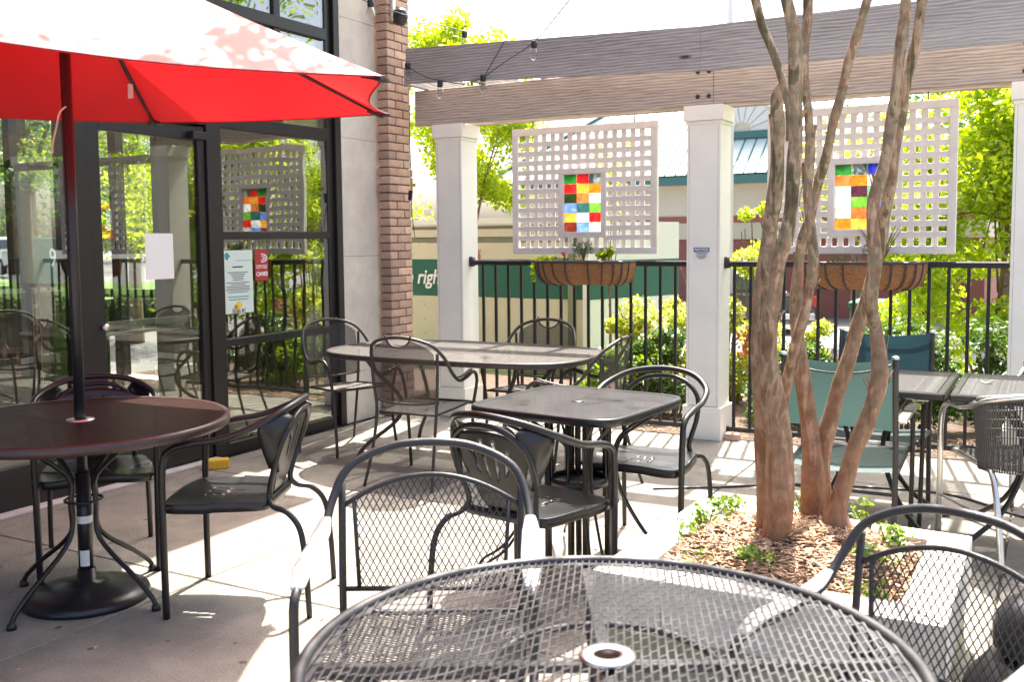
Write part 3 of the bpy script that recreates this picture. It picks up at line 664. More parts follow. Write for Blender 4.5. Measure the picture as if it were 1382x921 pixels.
# ------------------------------------------------------------------ pergola
PY = 6.78
pg = thing('pergola', 'weathered timber pergola of double beams and cross rafters over the fence', 'pergola', (-2, 6.8, 2.37))
def pw(mb, name, m): return mb.build(name, m, pg, world=True)
for (a, b) in ((-4.63, -2.13), (-2.128, .9), (.902, 4.3)):
    pw(MB().bbox((a, 6.80, 2.37), (b, 6.838, 2.655), .004), 'beam', M['beam']); pw(MB().bbox((a, 7.03, 2.37), (b, 7.068, 2.655), .004), 'beam', M['beam'])
def slope_board(xa, xb, za, zb, h0, h1, y0, y1, name='fascia_board'):
    mb = MB(); mb.prism([(xa, y0, za), (xb, y0, zb), (xb, y0, zb+h1), (xa, y0, za+h0)], (0, y1-y0, 0)); return pw(mb, name, M['beam_grey'])
slope_board(-4.49, -2.12, 2.665, 2.555, .265, .29, 6.48, 6.52); slope_board(-2.118, .3, 2.555, 2.55, .29, .30, 6.48, 6.52); slope_board(.302, 4.3, 2.55, 2.60, .30, .28, 6.48, 6.52)
for pxx in (572, 650, 731, 807, 887, 973, 1062, 1167, 1271, 1375, 1485):
    x = at_y(pxx, 100, 6.75).x
    pw(MB().bbox((x-.04, 6.525, 2.658), (x, 7.35, 2.80), .003), 'rafter', M['beam_y'])
x = at_y(1485, 100, 6.75).x + .45
while x < 4.2: pw(MB().bbox((x-.04, 6.525, 2.658), (x, 7.35, 2.80), .003), 'rafter', M['beam_y']); x += .43
for bx, bz in ((-2.24, 2.60), (-2.24, 2.43), (-2.16, 2.60), (-2.16, 2.43), (-.2, 2.6), (-.2, 2.43)):
    pw(MB().lathe([(0, .012), (.012, .009), (.017, 0), (.018, -.004)], seg=12), 'bolt', M['alu']) if False else None
    b = MB().lathe([(0, .012), (.012, .009), (.016, 0), (.016, -.004)], seg=12).build('bolt', M['iron'], pg, True); b.location = (bx+2, -.003, bz-2.37); b.rotation_euler = (PI/2, 0, 0)
def pillar_m():
    o = thing('pillar', 'x', 'pillar')
    MB().bbox((-.122, -.122, .24), (.122, .122, 2.27), .003).build('shaft', M['white'], o)
    MB().bbox((-.142, -.142, 0), (.142, .142, .237), .003).build('base', M['white'], o)
    MB().bbox((-.131, -.131, 2.235), (.131, .131, 2.260), .008).build('cap_moulding', M['white'], o)
    for sx_ in (-1, 1): MB().box((sx_*.104-.0006, -.1228, .25), (sx_*.104+.0006, -.1218, 2.23)).build('board_seam', M['joint'], o)
    MB().bbox((-.142, -.142, 2.262), (.142, .142, 2.368), .003).build('cap', M['white'], o)
    return o
plab = ['white square pillar beside the brick column, leftmost of the row', 'white square pillar with a blue NOTICE sticker, between the two lattice panels', 'white square pillar at the right edge of the photo, beyond the second lattice panel', 'white square pillar right of the chairs, fourth from the brick column', 'white square pillar at the far right end of the pergola']
p0 = pillar_m()
for k, x in enumerate((-4.312, -2.195, -.13, 1.95, 4.05)):
    o = p0 if k == 0 else copy_tree(p0)
    o.location = (x, 6.922, 0); o['label'] = plab[k]; o['group'] = 'white pillars of the pergola'
n_ = thing('notice_sticker', 'small blue and white NOTICE sticker on the middle pillar', 'notice', (-2.205, 6.798, 1.33))
MB().box((-.058, -.002, -.045), (.058, 0, .045)).build('sticker', M['sign_white'], n_)
MB().box((-.057, -.0035, .012), (.057, -.002, .044)).build('blue_band', M['sign_blue'], n_)
text_mesh('lettering', 'NOTICE', .027, M['sign_white'], n_, (0, -.0045, .028), (PI/2, 0, 0), bold=.0006)
for k, wd in enumerate((.09, .07, .08, .06, .04)): MB().box((-wd/2, -.003, .002-k*.0095), (wd/2, -.002, .006-k*.0095)).build('printed_line', M['ink'], n_)
# ------------------------------------------------------------------ fence
bar_me = mesh_only(MB().bbox((-.0105, -.0105, .08), (.0105, .0105, 1.24), .002), 'baluster', M['rail'])
def fence(x0, x1, bars, label, knob=True):
    o = thing('fence_panel', label, 'fence', ((x0+x1)/2, 6.93, 0), group='black railings between the pillars'); cx = (x0+x1)/2
    MB().bbox((x0-cx, -.022, 1.235), (x1-cx, .022, 1.277), .008).build('top_rail', M['rail'], o)
    MB().bbox((x0-cx, -.018, .05), (x1-cx, .018, .085), .004).build('bottom_rail', M['rail'], o)
    for b in bars: share('baluster', bar_me, o, (b-cx, 0, 0))
    if knob: MB().lathe([(0, .05), (.03, .045), (.034, 0), (.03, -.03), (0, -.034)], seg=14).build('end_cap', M['rail'], o, True).location = (x0-cx, -.0, 1.256)
    return o
def blist(a, b, s=.1165):
    r = []; x = a
    while x < b: r.append(x); x += s
    return r
fence(-4.185, -2.32, blist(-4.074, -2.40), 'black metal railing between the left pillar and the NOTICE pillar')
fence(-2.07, -.255, blist(-2.004, -.30), 'black metal railing between the NOTICE pillar and the right pillar, behind the tree')
fence(-.005, 1.825, blist(.1, 1.76), 'black metal railing right of the last pillar in view', False)
fence(2.075, 3.925, blist(2.18, 3.85), 'black metal railing at the far right end', False)
o = MB().bbox((-.05, -.03, 0), (.05, .03, .05), .004).build('loose_brick', M['brick']); o.location = (-1.99, 6.86, 0); tag(o, 'loose brick under the bottom rail beside the NOTICE pillar', 'brick')
o = thing('yellow_block', 'small yellow perforated plastic block on the floor by the window frame', 'block', (-4.66, 4.55, 0), .9)
MB().bbox((-.075, -.03, 0), (.075, .03, .062), .006).build('block_body', M['yellow'], o)
for k in range(5): MB().box((-.062+k*.028, -.0315, .02), (-.05+k*.028, -.03, .042)).build('hole', M['card_orange'], o)
# ------------------------------------------------------------------ lattice panels with stained glass
slat_h = mesh_only(MB().bbox((-.56, -.004, -.0205), (.56, .004, .0205), .002), 'slat', M['lattice'])
slat_v = mesh_only(MB().bbox((-.0205, -.004, -.445), (.0205, .004, .445), .002), 'slat', M['lattice'])
def lattice(x0, x1, z0, z1, Y, win, colors, label, rz):
    cx, cz = (x0+x1)/2, (z0+z1)/2; W, H = x1-x0, z1-z0
    o = thing('lattice_panel', label, 'lattice panel', (cx, Y, cz), rz, 'lattice panels hanging from the pergola')
    fw = .052; m = M['lattice']
    for a, b in (((-W/2, -.02, H/2-fw), (W/2, .02, H/2)), ((-W/2, -.02, -H/2), (W/2, .02, -H/2+fw)), ((-W/2, -.0195, -H/2+fw), (-W/2+fw, .0195, H/2-fw)), ((W/2-fw, -.0195, -H/2+fw), (W/2, .0195, H/2-fw))): MB().bbox(a, b, .003).build('frame_board', m, o)
    wx0, wx1, wz0, wz1 = win[0]-cx, win[1]-cx, win[2]-cz, win[3]-cz; t = .045
    nx = 15; px_ = (W-2*fw)/nx; nz = 12; pz_ = (H-2*fw)/nz
    def seg(a, b, horizontal, c, yo):
        l = b - a
        if l < .01: return
        if horizontal: share('slat', slat_h, o, ((a+b)/2, yo, c), scale=(l/1.12, 1, 1))
        else: share('slat', slat_v, o, (c, yo, (a+b)/2), scale=(1, 1, l/.89))
    for i in range(1, nx):
        c = -W/2 + fw + i*px_
        if wx0-t < c < wx1+t: seg(-H/2+fw, wz0-t, False, c, .008); seg(wz1+t, H/2-fw, False, c, .008)
        else: seg(-H/2+fw, H/2-fw, False, c, .008)
    for i in range(1, nz):
        c = -H/2 + fw + i*pz_
        if wz0-t < c < wz1+t: seg(-W/2+fw, wx0-t, True, c, -.006); seg(wx1+t, W/2-fw, True, c, -.006)
        else: seg(-W/2+fw, W/2-fw, True, c, -.006)
    for a, b in (((wx0-t, -.024, wz1), (wx1+t, .018, wz1+t)), ((wx0-t, -.024, wz0-t), (wx1+t, .018, wz0)), ((wx0-t, -.0235, wz0), (wx0, .0175, wz1)), ((wx1, -.0235, wz0), (wx1+t, .0175, wz1))): MB().bbox(a, b, .003).build('window_frame', m, o)
    tw, th = (wx1-wx0)/3, (wz1-wz0)/6
    for r in range(6):
        for c in range(3):
            k = colors[r][c]; mm = M.get('st_'+k)
            if mm is None: mm = M['st_'+k] = stain_mat('stained_'+k, *STC[k])
            MB().bbox((wx0+c*tw+.0012, -.004, wz1-(r+1)*th+.0012), (wx0+(c+1)*tw-.0012, .002, wz1-r*th-.0012), .001).build('glass_tile', mm, o)
    for sx in (-.35*W, .35*W): MB().tube([(sx, 0, H/2-.01), (sx+.005, -.02, H/2+.055)], .004, 6).build('hanger', M['iron'], o)
    return o
STC = dict(green=((.02, .30, .04),), red=((.68, .015, .015),), marble=((.12, .17, .19), (.55, .62, .60)), yellow=((.85, .52, .12),), orange=((.90, .33, .01),), olive=((.05, .08, .01), (.10, .17, .03)), amber=((.72, .30, .08), (.85, .45, .20)), white=((.78, .80, .86),), sky=((.26, .42, .80), (.42, .58, .90)), teal=((.08, .24, .24), (.14, .36, .34)), lime=((.26, .56, .08), (.45, .72, .20)), rust=((.30, .05, .015),), grey=((.62, .66, .64),), blue=((.03, .06, .55),), purple=((.16, .045, .09), (.26, .09, .15)), mint=((.16, .55, .36),), cyan=((.55, .72, .76),), stripe=((.02, .04, .45), (.35, .42, .9)))
lattice(-3.823, -2.611, 1.325, 2.31, 7.0, (-3.375, -3.062, 1.495, 1.94), (('green', 'red', 'marble'), ('red', 'yellow', 'orange'), ('olive', 'amber', 'white'), ('sky', 'teal', 'lime'), ('yellow', 'white', 'red'), ('rust', 'sky', 'grey')), 'white lattice panel with red and green topped stained glass, hanging left of the NOTICE pillar', .015)
lattice(-1.79, -.572, 1.325, 2.31, 6.96, (-1.33, -1.015, 1.49, 1.925), (('green', 'marble', 'blue'), ('amber', 'orange', 'white'), ('cyan', 'purple', 'mint'), ('white', 'lime', 'stripe'), ('grey', 'amber', 'red'), ('orange', 'yellow', 'green')), 'white lattice panel with orange and blue stained glass, hanging behind the tree trunks', -.04)
# ------------------------------------------------------------------ coir trough baskets on the rail
def basket(cx, label):
    o = thing('hanging_basket', label, 'planter basket', (cx, 6.88, 1.27), group='coir baskets hooked on the railing')
    Wd, Dp, Hh = .39, .17, .165
    def sh(u, v):
        a = (u-.5)*PI; q = v*PI/2; k = math.cos(q*.98); e = abs(math.sin(a))**1.0
        bul = 1 + .03*math.sin(u*PI*10)*math.sin(q*1.6)
        return (Wd*math.copysign(abs(math.sin(a))**.75, math.sin(a))*(.62+.38*k**.6), -Dp*abs(math.cos(a))**.55*(k**.55)*bul - .0, -Hh*math.sin(q)**.9*bul)
    MB().grid(sh, 60, 12, thick=.012).build('coir_liner', M['coir'], o, True)
    MB().box((-Wd*.98, -.004, -.155), (Wd*.98, .0, .0)).build('liner_back', M['coir'], o)
    MB().grid(lambda u, v: (Wd*.96*(2*u-1), -Dp*.92*v*max(.0, 1-(2*u-1)**4)**.5, -.012+.006*math.sin(u*40)), 20, 4).build('potting_soil', M['soil'], o)
    rim = [(Wd*1.02*math.copysign(abs(math.sin(a))**.75, math.sin(a)), -Dp*1.08*abs(math.cos(a))**.55, 0) for a in [PI*(k/24-.5) for k in range(25)]]
    MB().tube(rim, .009, 6, smooth=1, flat=1).build('rim_bar', M['strap'], o)
    for k in range(10):
        u = .09 + .82*k/9
        pts = [Vector(sh(u, v)) * 1.02 + Vector((0, -.014, -.012*v)) for v in (0.0, .15, .35, .55, .75, .93)]
        MB().tube(pts, .0062, 5, smooth=2, flat=1).build('strap', M['strap'], o)
    return o
basket(-3.135, 'rust brown coir basket with small herbs on the railing under the left lattice panel')
basket(-1.13, 'rust brown coir basket on the railing behind the tree trunks')
def plant(name, x, y, z, m, blobs, size, label, cat, stems=0, h=.1, **k):
    o = thing(name, label, cat, (x, y, z))
    leaves('foliage', M[m], o, [((x+a, y+b, z+c), r, n) for a, b, c, r, n in blobs], size, **k)
    mb = MB()
    for _ in range(max(stems, 3)):
        a = random.uniform(0, 2*PI); r = random.uniform(.3, 1)
        bx = max(abs(q[0])+q[3][0] for q in blobs)*.6; mb.tube([(0, 0, 0), (bx*r*.4*math.cos(a), bx*r*.4*math.sin(a), h*.5), (bx*r*math.cos(a), bx*r*.7*math.sin(a), h)], [h*.012+.0012, h*.01+.001, .001], 5, smooth=2)
    mb.build('stem', M['bark_far'], o)
    return o
plant('rosemary_plant', -3.13, 6.82, 1.26, 'lf_herb', [(-.02, 0, .10, (.09, .05, .07), 420), (.05, 0, .12, (.05, .04, .06), 160), (-.06, 0, .13, (.03, .03, .06), 90)], .022, 'tuft of grey green rosemary in the middle of the left basket', 'herb', 14, .15, aspect=.22)
plant('geranium_plant', -2.95, 6.80, 1.26, 'lf_lime', [(0, 0, .06, (.07, .05, .05), 90), (.04, 0, .09, (.05, .03, .03), 40)], .034, 'leafy geranium at the right end of the left basket', 'flower', 5, .1, aspect=.9)
plant('trailing_plant', -3.42, 6.80, 1.25, 'lf_lime', [(0, 0, .04, (.12, .05, .025), 200), (-.12, -.02, -.05, (.025, .02, .10), 90)], .02, 'pale creeping plant spilling over the left end of the left basket', 'herb', 5, .05, aspect=.8)
o = plant('petunia_flower', -3.26, 6.76, 1.27, 'lf_herb', [(0, 0, .02, (.03, .03, .02), 40)], .02, 'single pink flower left of the rosemary', 'flower', 3, .05)
MB().lathe([(0, 0), (.012, .012), (.022, .028), (.018, .034), (.004, .02)], seg=7).build('blossom', M['pink'], o, True).location = (0, -.02, .04)
plant('rosemary_plant', -1.0, 6.82, 1.26, 'lf_herb', [(-.05, 0, .10, (.08, .05, .08), 420), (-.02, 0, .22, (.02, .02, .12), 110), (-.25, 0, .03, (.1, .05, .05), 160)], .022, 'tall thin rosemary in the basket behind the tree trunks', 'herb', 14, .25, aspect=.22)
# ------------------------------------------------------------------ string lights
def sag(a, b, s, n=8): return [tuple(Vector(a).lerp(Vector(b), k/n) - Vector((0, 0, s*4*(k/n)*(1-k/n)))) for k in range(n+1)]
W_ = lambda x, y, Y: tuple(at_y(x, y, Y))
P_a = [W_(470, -12, 5.2), W_(500, 4, 5.4), W_(548, 20, 5.9), W_(627, 42, 6.5), W_(700, 58, 7.0)]
wire = lambda pts, label: tag(MB().tube(pts, .0036, 5, smooth=3).build('light_wire', M['socket']), label, 'wire', 'wires of the string lights')
wire(P_a, 'light string wire from the umbrella side past the brick column behind the beam')
wire([W_(790, -30, 4.2), W_(768, 0, 4.8), W_(721, 56, 6.2), W_(680, 84, 6.3), W_(653, 104, 6.4)], 'light string wire running down from the top of the picture over the timber beam')
wire([W_(653, 104, 6.4), W_(668, 78, 6.44), W_(681, 55, 6.465)], 'short wire loop from the beam bulb up over the fascia board')
wire([W_(551, 90, 6.45), W_(575, 104, 6.43), W_(594, 108, 6.42), W_(625, 113, 6.41), W_(653, 104, 6.4)], 'light string wire along the left end of the timber beam')
wire([W_(551, 86, 6.45), W_(552, 110, 6.5), W_(553, 180, 6.5), W_(555, 250, 6.52), W_(556, 290, 6.5), W_(560, 320, 6.5)], 'power cord hanging down the side of the brick column')
def bulb(pos, label, tilt=0.0, s=1.3):
    o = thing('light_bulb', label, 'light bulb', pos, group='bulbs of the string lights'); o.rotation_euler = (tilt, tilt, 0)
    MB().lathe([(0, .0), (.014*s, -.002), (.017*s, -.02), (.016*s, -.05), (.013*s, -.052)], seg=14).build('socket', M['socket'], o, True)
    MB().lathe([(.011*s, -.05), (.014*s, -.056), (.021*s, -.078), (.023*s, -.098), (.019*s, -.118), (.009*s, -.132), (0, -.135)], seg=16).build('glass_globe', M['bulb_clear'], o, True)
    MB().tube([(0, 0, -.052), (.004, 0, -.08), (-.004, 0, -.082), (0, 0, -.1)], .0016, 4).build('filament', M['card_orange'], o)
    return o
mB, tB, bB = new_mat('clear_bulb'); tB.nodes.remove(bB)
_g = tB.nodes.new('ShaderNodeBsdfGlossy'); _g.inputs['Roughness'].default_value = .03; _t = tB.nodes.new('ShaderNodeBsdfTransparent'); _t.inputs[0].default_value = (.9, .9, .88, 1)
_l = tB.nodes.new('ShaderNodeLayerWeight'); _l.inputs[0].default_value = .35; _m = tB.nodes.new('ShaderNodeMixShader')
tB.links.new(_l.outputs['Facing'], _m.inputs[0]); tB.links.new(_t.outputs[0], _m.inputs[1]); tB.links.new(_g.outputs[0], _m.inputs[2]); tB.links.new(_m.outputs[0], tB.nodes['Material Output'].inputs[0])
M['bulb_clear'] = mB
bulb(W_(500, -2, 5.4), 'bulb at the top of the stone wall left of the brick column', .1); bulb(W_(627, 41, 6.5), 'bulb above the left end of the timber beam against the sky', .05)
bulb(W_(721, 54, 6.2), 'bulb on the upper edge of the timber beam, rightmost of the string', .12); bulb(W_(652, 100, 6.4), 'bulb in front of the timber beam where three wires meet', .05)
bulb(W_(594, 108, 6.42), 'bulb in front of the beam just above the left pillar', .1); bulb(W_(550, 84, 6.45), 'bulb at the end of the beam against the brick column', .05)
o = thing('plug_box', 'black plug box with a yellow tag on the cord at the brick column', 'plug', W_(554, 262, 6.5))
MB().bbox((-.016, -.01, -.05), (.016, .01, .03), .005).build('plug_body', M['plastic_black'], o); MB().bbox((.0, -.012, .06), (.05, -.009, .085), .001).build('yellow_tag', M['yellow'], o)
o.rotation_euler = (0, .1, 0)
# ------------------------------------------------------------------ red market umbrella
UX, UY = -3.43, 2.62
um = thing('market_umbrella', 'large red canvas umbrella with black pole standing through the dark round table', 'umbrella', (UX, UY, 0))
APEX = Vector((0, 0, 2.66))
CR = [Vector(p) - Vector((UX, UY, 0)) for p in ((-2.12, 2.93, 2.03), (-2.74, 3.79, 2.03), (-4.15, 3.70, 2.07), (-4.78, 2.35, 2.05), (-4.10, 1.42, 2.03), (-2.76, 1.62, 2.035))]
def canopy_pt(a, b, u, v):
    e = a.lerp(b, u); inward = 1 - .055*math.sin(PI*u)*v; q = APEX.lerp(Vector((e.x*inward, e.y*inward, e.z + .0)), v)
    q.z -= .045*math.sin(PI*v)*(.4+.6*math.sin(PI*u)) + .018*math.sin(PI*u)*v*v
    return q
for k in range(6):
    a, b = CR[k], CR[(k+1) % 6]
    MB().grid(lambda u, v: canopy_pt(a, b, u, .02+.98*v), 16, 20).build('canopy_panel', M['red'], um, True)
    pts = [canopy_pt(a, b, i/12, 1.0) for i in range(13)]
    MB().tube(pts, .0045, 5, smooth=1).build('hem', M['red_dark'], um, True)
    rib = [APEX*1 - Vector((0, 0, .07))] + [canopy_pt(a, b, 0, v) - Vector((0, 0, .022)) for v in (.3, .6, .985)]
    MB().tube(rib, [.008, .010, .010, .007], 6, smooth=2).build('rib', M['plastic_black'], um, True)
    mid = canopy_pt(a, b, 0, .5) - Vector((0, 0, .03))
    MB().tube([Vector((0, 0, 2.28)) + Vector((a.x, a.y, 0)).normalized()*.03, mid], .006, 6).build('strut', M['plastic_black'], um, True)
    MB().prism([a + Vector((0, 0, .006)), a*1.0 + Vector((-a.y*.03, a.x*.03, -.005)), Vector((a.x*.93, a.y*.93, a.z+.012)), a + Vector((a.y*.03, -a.x*.03, -.005))], (0, 0, -.012)).build('rib_pocket', M['plastic_black'], um)
MB().lathe([(0, 2.72), (.02, 2.71), (.025, 2.68), (.05, 2.665), (.05, 2.64), (.03, 2.58)], seg=16).build('finial', M['plastic_black'], um, True)
MB().lathe([(.024, 2.33), (.045, 2.32), (.045, 2.27), (.024, 2.25)], seg=16).build('hub', M['plastic_black'], um, True)
MB().tube([(0, 0, .05), (0, 0, 2.66)], .0215, 16).build('pole', M['plastic_black'], um, True)
cord = MB().tube([(.02, -.02, 1.98), (.0, -.035, 1.955), (-.03, -.03, 1.90), (-.055, -.03, 1.84), (-.06, -.03, 1.80)], .004, 5); cord.build('pull_cord', M['tan'], um, True)
t_ = canopy_pt(CR[2], CR[3], 0, .72); MB().box((-.012, -.001, -.07), (.022, .001, 0)).build('care_label', M['paper'], um).location = t_ - Vector((.0, .03, .01))
MB().lathe([(0, .125), (.035, .125), (.037, .075), (.09, .068), (.19, .045), (.238, .03), (.245, .014), (.245, .0), (0, 0)], seg=48).build('base_weight', M['plastic_black'], um, True)
MB().tube([(0, 0, .07), (0, 0, .52)], .029, 16).build('stand_pipe', M['plastic_black'], um, True)
MB().lathe([(.0296, .315), (.0298, .345)], seg=20).build('white_band', M['paper'], um, True)
MB().lathe([(.0296, .14), (.0299, .205)], seg=8, a0=-1.5, a1=-.2).build('barcode_label', M['paper'], um, True)

# ------------------------------------------------------------------ tables
def tulip(rt, rm, rf, zt, zm, r=.011, seg=8): return MB().tube([(rt, 0, zt), (rt*.75+rm*.25, 0, zt-.05), (rm*1.15, 0, zm+.12), (rm, 0, zm), (rm*1.2, 0, zm-.14), (rf*.72, 0, .12), (rf*.95, 0, .05), (rf, 0, .018)], r, seg, smooth=5)
def foot(): return MB().lathe([(0, .028), (.014, .026), (.019, .012), (.019, 0), (0, 0)], seg=12)
def legs4(o, m, a0, rt, rm, rf, zt, zm, r=.011, pair=False, feet=True, sx=1.0):
    for k in range(4):
        a = a0 + k*PI/2
        for da in ((-.09, .09) if pair else (0,)):
            l = tulip(rt, rm, rf, zt, zm, r).build('leg', m, o, True); l.rotation_euler = (0, 0, a+da)
        if feet: f = foot().build('foot_pad', M['plastic_black'], o, True); f.location = (rf*math.cos(a), rf*math.sin(a), 0)
t1 = thing('round_patio_table', 'dark brown round mesh table under the red umbrella', 'table', (UX, UY, 0)); t1.scale = (.95, .95, 1)
ins = lambda R: (lambda u, v: u*u+v*v < R*R and u*u+v*v > .035**2)
expanded(MB(), ins(.588), lambda u, v: (u, v, .735), .021, .0105, .0068, 0, False, .6, .6).build('mesh_top', M['mesh_dark'], t1, kind='stuff')
MB().lathe([(.585, .737), (.60, .741), (.611, .733), (.611, .705), (.603, .700), (.597, .725), (.585, .733)], seg=96).build('rim', M['tabledark'], t1, True)
MB().lathe([(.026, .742), (.055, .740), (.058, .735), (.05, .730), (.026, .728)], seg=32).build('centre_ring', M['alu'], t1, True)
for a in (0, PI/2): MB().obox((0, 0, .722), (.585*math.cos(a), .585*math.sin(a), 0), (-.009*math.sin(a), .009*math.cos(a), 0), (0, 0, .008)).build('support_bar', M['tabledark'], t1)
legs4(t1, M['black'], .09, .34, .07, .38, .715, .40, .0105)
MB().tube([(.075*math.cos(a), .075*math.sin(a), .41) for a in [2*PI*k/16 for k in range(16)]], .006, 6, True, 1).build('leg_ring', M['black'], t1, True)

t4 = thing('round_mesh_table', 'big round grey wire mesh table with umbrella hole in the foreground', 'table', (-.66, 1.53, 0))
slot = MB(); dx_, dy_ = -math.sin(math.radians(22.8)), math.cos(math.radians(22.8)); SP = .0148
for k in range(-34, 35):
    c = k*SP; h = math.sqrt(max(0, .514**2 - c*c)); segs = [(-h, h)]
    if abs(c) < .034: q_ = math.sqrt(.036**2-c*c); segs = [(-h, -q_), (q_, h)]
    for a, b in segs:
        if b-a < .01: continue
        m_ = (a+b)/2; slot.obox((dy_*c+dx_*m_, -dx_*c+dy_*m_, .727), (dx_*(b-a)/2, dy_*(b-a)/2, 0), (dy_*.0018, -dx_*.0018, .0008), (0, 0, .0013))
    t_ = -h + .02*(k % 2)
    while t_ < h:
        if (c+SP/2)**2 + t_*t_ < .505**2 and (c+SP/2)**2 + t_*t_ > .04**2:
            px0, py0 = dy_*(c+SP/2)+dx_*t_, -dx_*(c+SP/2)+dy_*t_
            slot.obox((px0, py0, .7266), (dy_*SP/2+dx_*.006, -dx_*SP/2+dy_*.006, 0), (dx_*.0014, dy_*.0014, 0), (0, 0, .0009))
        t_ += .040
slot.build('mesh_top', M['mesh_grey'], t4, kind='stuff')
MB().tube([(.524*math.cos(a), .524*math.sin(a), .724) for a in [2*PI*k/96 for k in range(96)]], .0125, 10, True, 1).build('rim', M['iron'], t4, True)
MB().lathe([(.495, .7235), (.523, .7245), (.523, .721), (.495, .7215)], seg=96).build('rim_band', M['iron'], t4)
MB().lathe([(.0235, .733), (.028, .7365), (.046, .7345), (.050, .7305), (.046, .726), (.0235, .722), (.0215, .728), (.0235, .733)], seg=40).build('centre_ring', M['alu'], t4, True)
MB().lathe([(.0225, .733), (.0225, .66)], seg=30).build('pole_sleeve', M['bark_far'], t4, True)
for k in range(4):
    a = .5 + k*PI/2; MB().obox((.27*math.cos(a), .27*math.sin(a), .711), (.245*math.cos(a), .245*math.sin(a), 0), (-.011*math.sin(a), .011*math.cos(a), 0), (0, 0, .007)).build('support_bar', M['iron'], t4)
legs4(t4, M['iron'], .5, .44, .12, .36, .70, .36, .0125)
MB().tube([(.20*math.cos(a), .20*math.sin(a), .705) for a in [2*PI*k/40 for k in range(40)]], .008, 6, True, 1).build('support_ring', M['iron'], t4, True)

def rrect(W, H, n=4.0, N=80): 
    r = []
    for k in range(N):
        a = 2*PI*k/N; c, s_ = math.cos(a), math.sin(a); q = (abs(c)**n + abs(s_)**n)**(-1/n); r.append((W*c*q, H*s_*q))
    return r
def top_outline(o, W, H, n, m, z, drop=.028, r=.012, N=96):
    mb = MB(); P = rrect(W, H, n, N)
    prof = ((-.022, .001), (-.006, .004), (.0, -.004), (.0, -drop), (-.006, -drop-.003), (-.008, -.008), (-.022, -.004))
    for dx, dz in prof:
        for x, y in P:
            L = math.hypot(x, y); mb.v.append((x*(1+dx/L), y*(1+dx/L), z+dz))
    for i in range(len(prof)-1):
        for k in range(N): k2 = (k+1) % N; mb.f.append((i*N+k, i*N+k2, (i+1)*N+k2, (i+1)*N+k))
    return mb.build('rim', m, o, True)
t3 = thing('square_mesh_table', 'square black mesh table with rounded corners in the middle of the patio', 'table', (-1.82, 3.90, 0), math.radians(-6))
sup = lambda W, H, n: (lambda u, v: (abs(u/W)**n + abs(v/H)**n) < 1)
expanded(MB(), lambda u, v: sup(.352, .352, 7)(u, v) and u*u+v*v > .028**2, lambda u, v: (u, v, .735), .020, .0098, .0066, 0, False, PI/4, .56).build('mesh_top', M['mesh_black'], t3, kind='stuff')
top_outline(t3, .368, .368, 7, M['black'], .736)
MB().lathe([(.0, .739), (.024, .7395), (.03, .736), (.028, .730)], seg=24).build('hole_plug', M['black'], t3, True)
for k in range(4):
    a = PI/4 + k*PI/2; x, y = .135*math.cos(a), .135*math.sin(a)
    MB().bbox((x-.0125, y-.0125, 0), (x+.0125, y+.0125, .722), .003).build('post', M['black'], t3)
legs4(t3, M['black'], PI/4, .40, .17, .44, .715, .45, .0065, True, False)
for k in range(8):
    a = 2*PI*k/8 + .2; MB().tube([(.125*math.cos(a), .125*math.sin(a), .30), (.125*math.cos(a), .125*math.sin(a), .72)], .0055, 6).build('rod', M['black'], t3, True)
MB().lathe([(.118, .405), (.132, .405), (.132, .37), (.118, .37), (.118, .405)], seg=28).build('ring_band', M['black'], t3, True)
MB().lathe([(.0, .385), (.118, .385), (.118, .378), (0, .378)], seg=20).build('ring_shelf', M['black'], t3)
t2 = thing('oblong_mesh_table', 'long oval brown mesh table at the left end of the fence', 'table', (-3.33, 5.40, 0), math.radians(1))
expanded(MB(), sup(.885, .505, 3.4), lambda u, v: (u, v, .73), .022, .011, .0062, 0, False, .25, .95).build('mesh_top', M['mesh_brown'], t2, kind='stuff')
top_outline(t2, .905, .525, 3.4, M['iron_brown'], .731)
for a in (-.45, 0, .45): MB().box((a-.01, -.5, .708), (a+.01, .5, .72)).build('support_bar', M['iron_brown'], t2)
MB().box((-.88, -.01, .712), (.88, .01, .7235)).build('support_bar', M['iron_brown'], t2)
for sx in (-1, 1):
    for sy in (-1, 1):
        MB().tube([(sx*.55, sy*.32, .71), (sx*.50, sy*.26, .60), (sx*.38, sy*.16, .42), (sx*.40, sy*.18, .28), (sx*.55, sy*.33, .12), (sx*.60, sy*.37, .0)], .0135, 8, smooth=5).build('leg', M['iron_brown'], t2, True)
MB().tube([(-.38, 0, .40), (.38, 0, .40)], .010, 8).build('stretcher', M['iron_brown'], t2, True)
for sx in (-1, 1): MB().tube([(sx*.38, -.17, .40), (sx*.38, .17, .40)], .010, 8).build('stretcher', M['iron_brown'], t2, True)
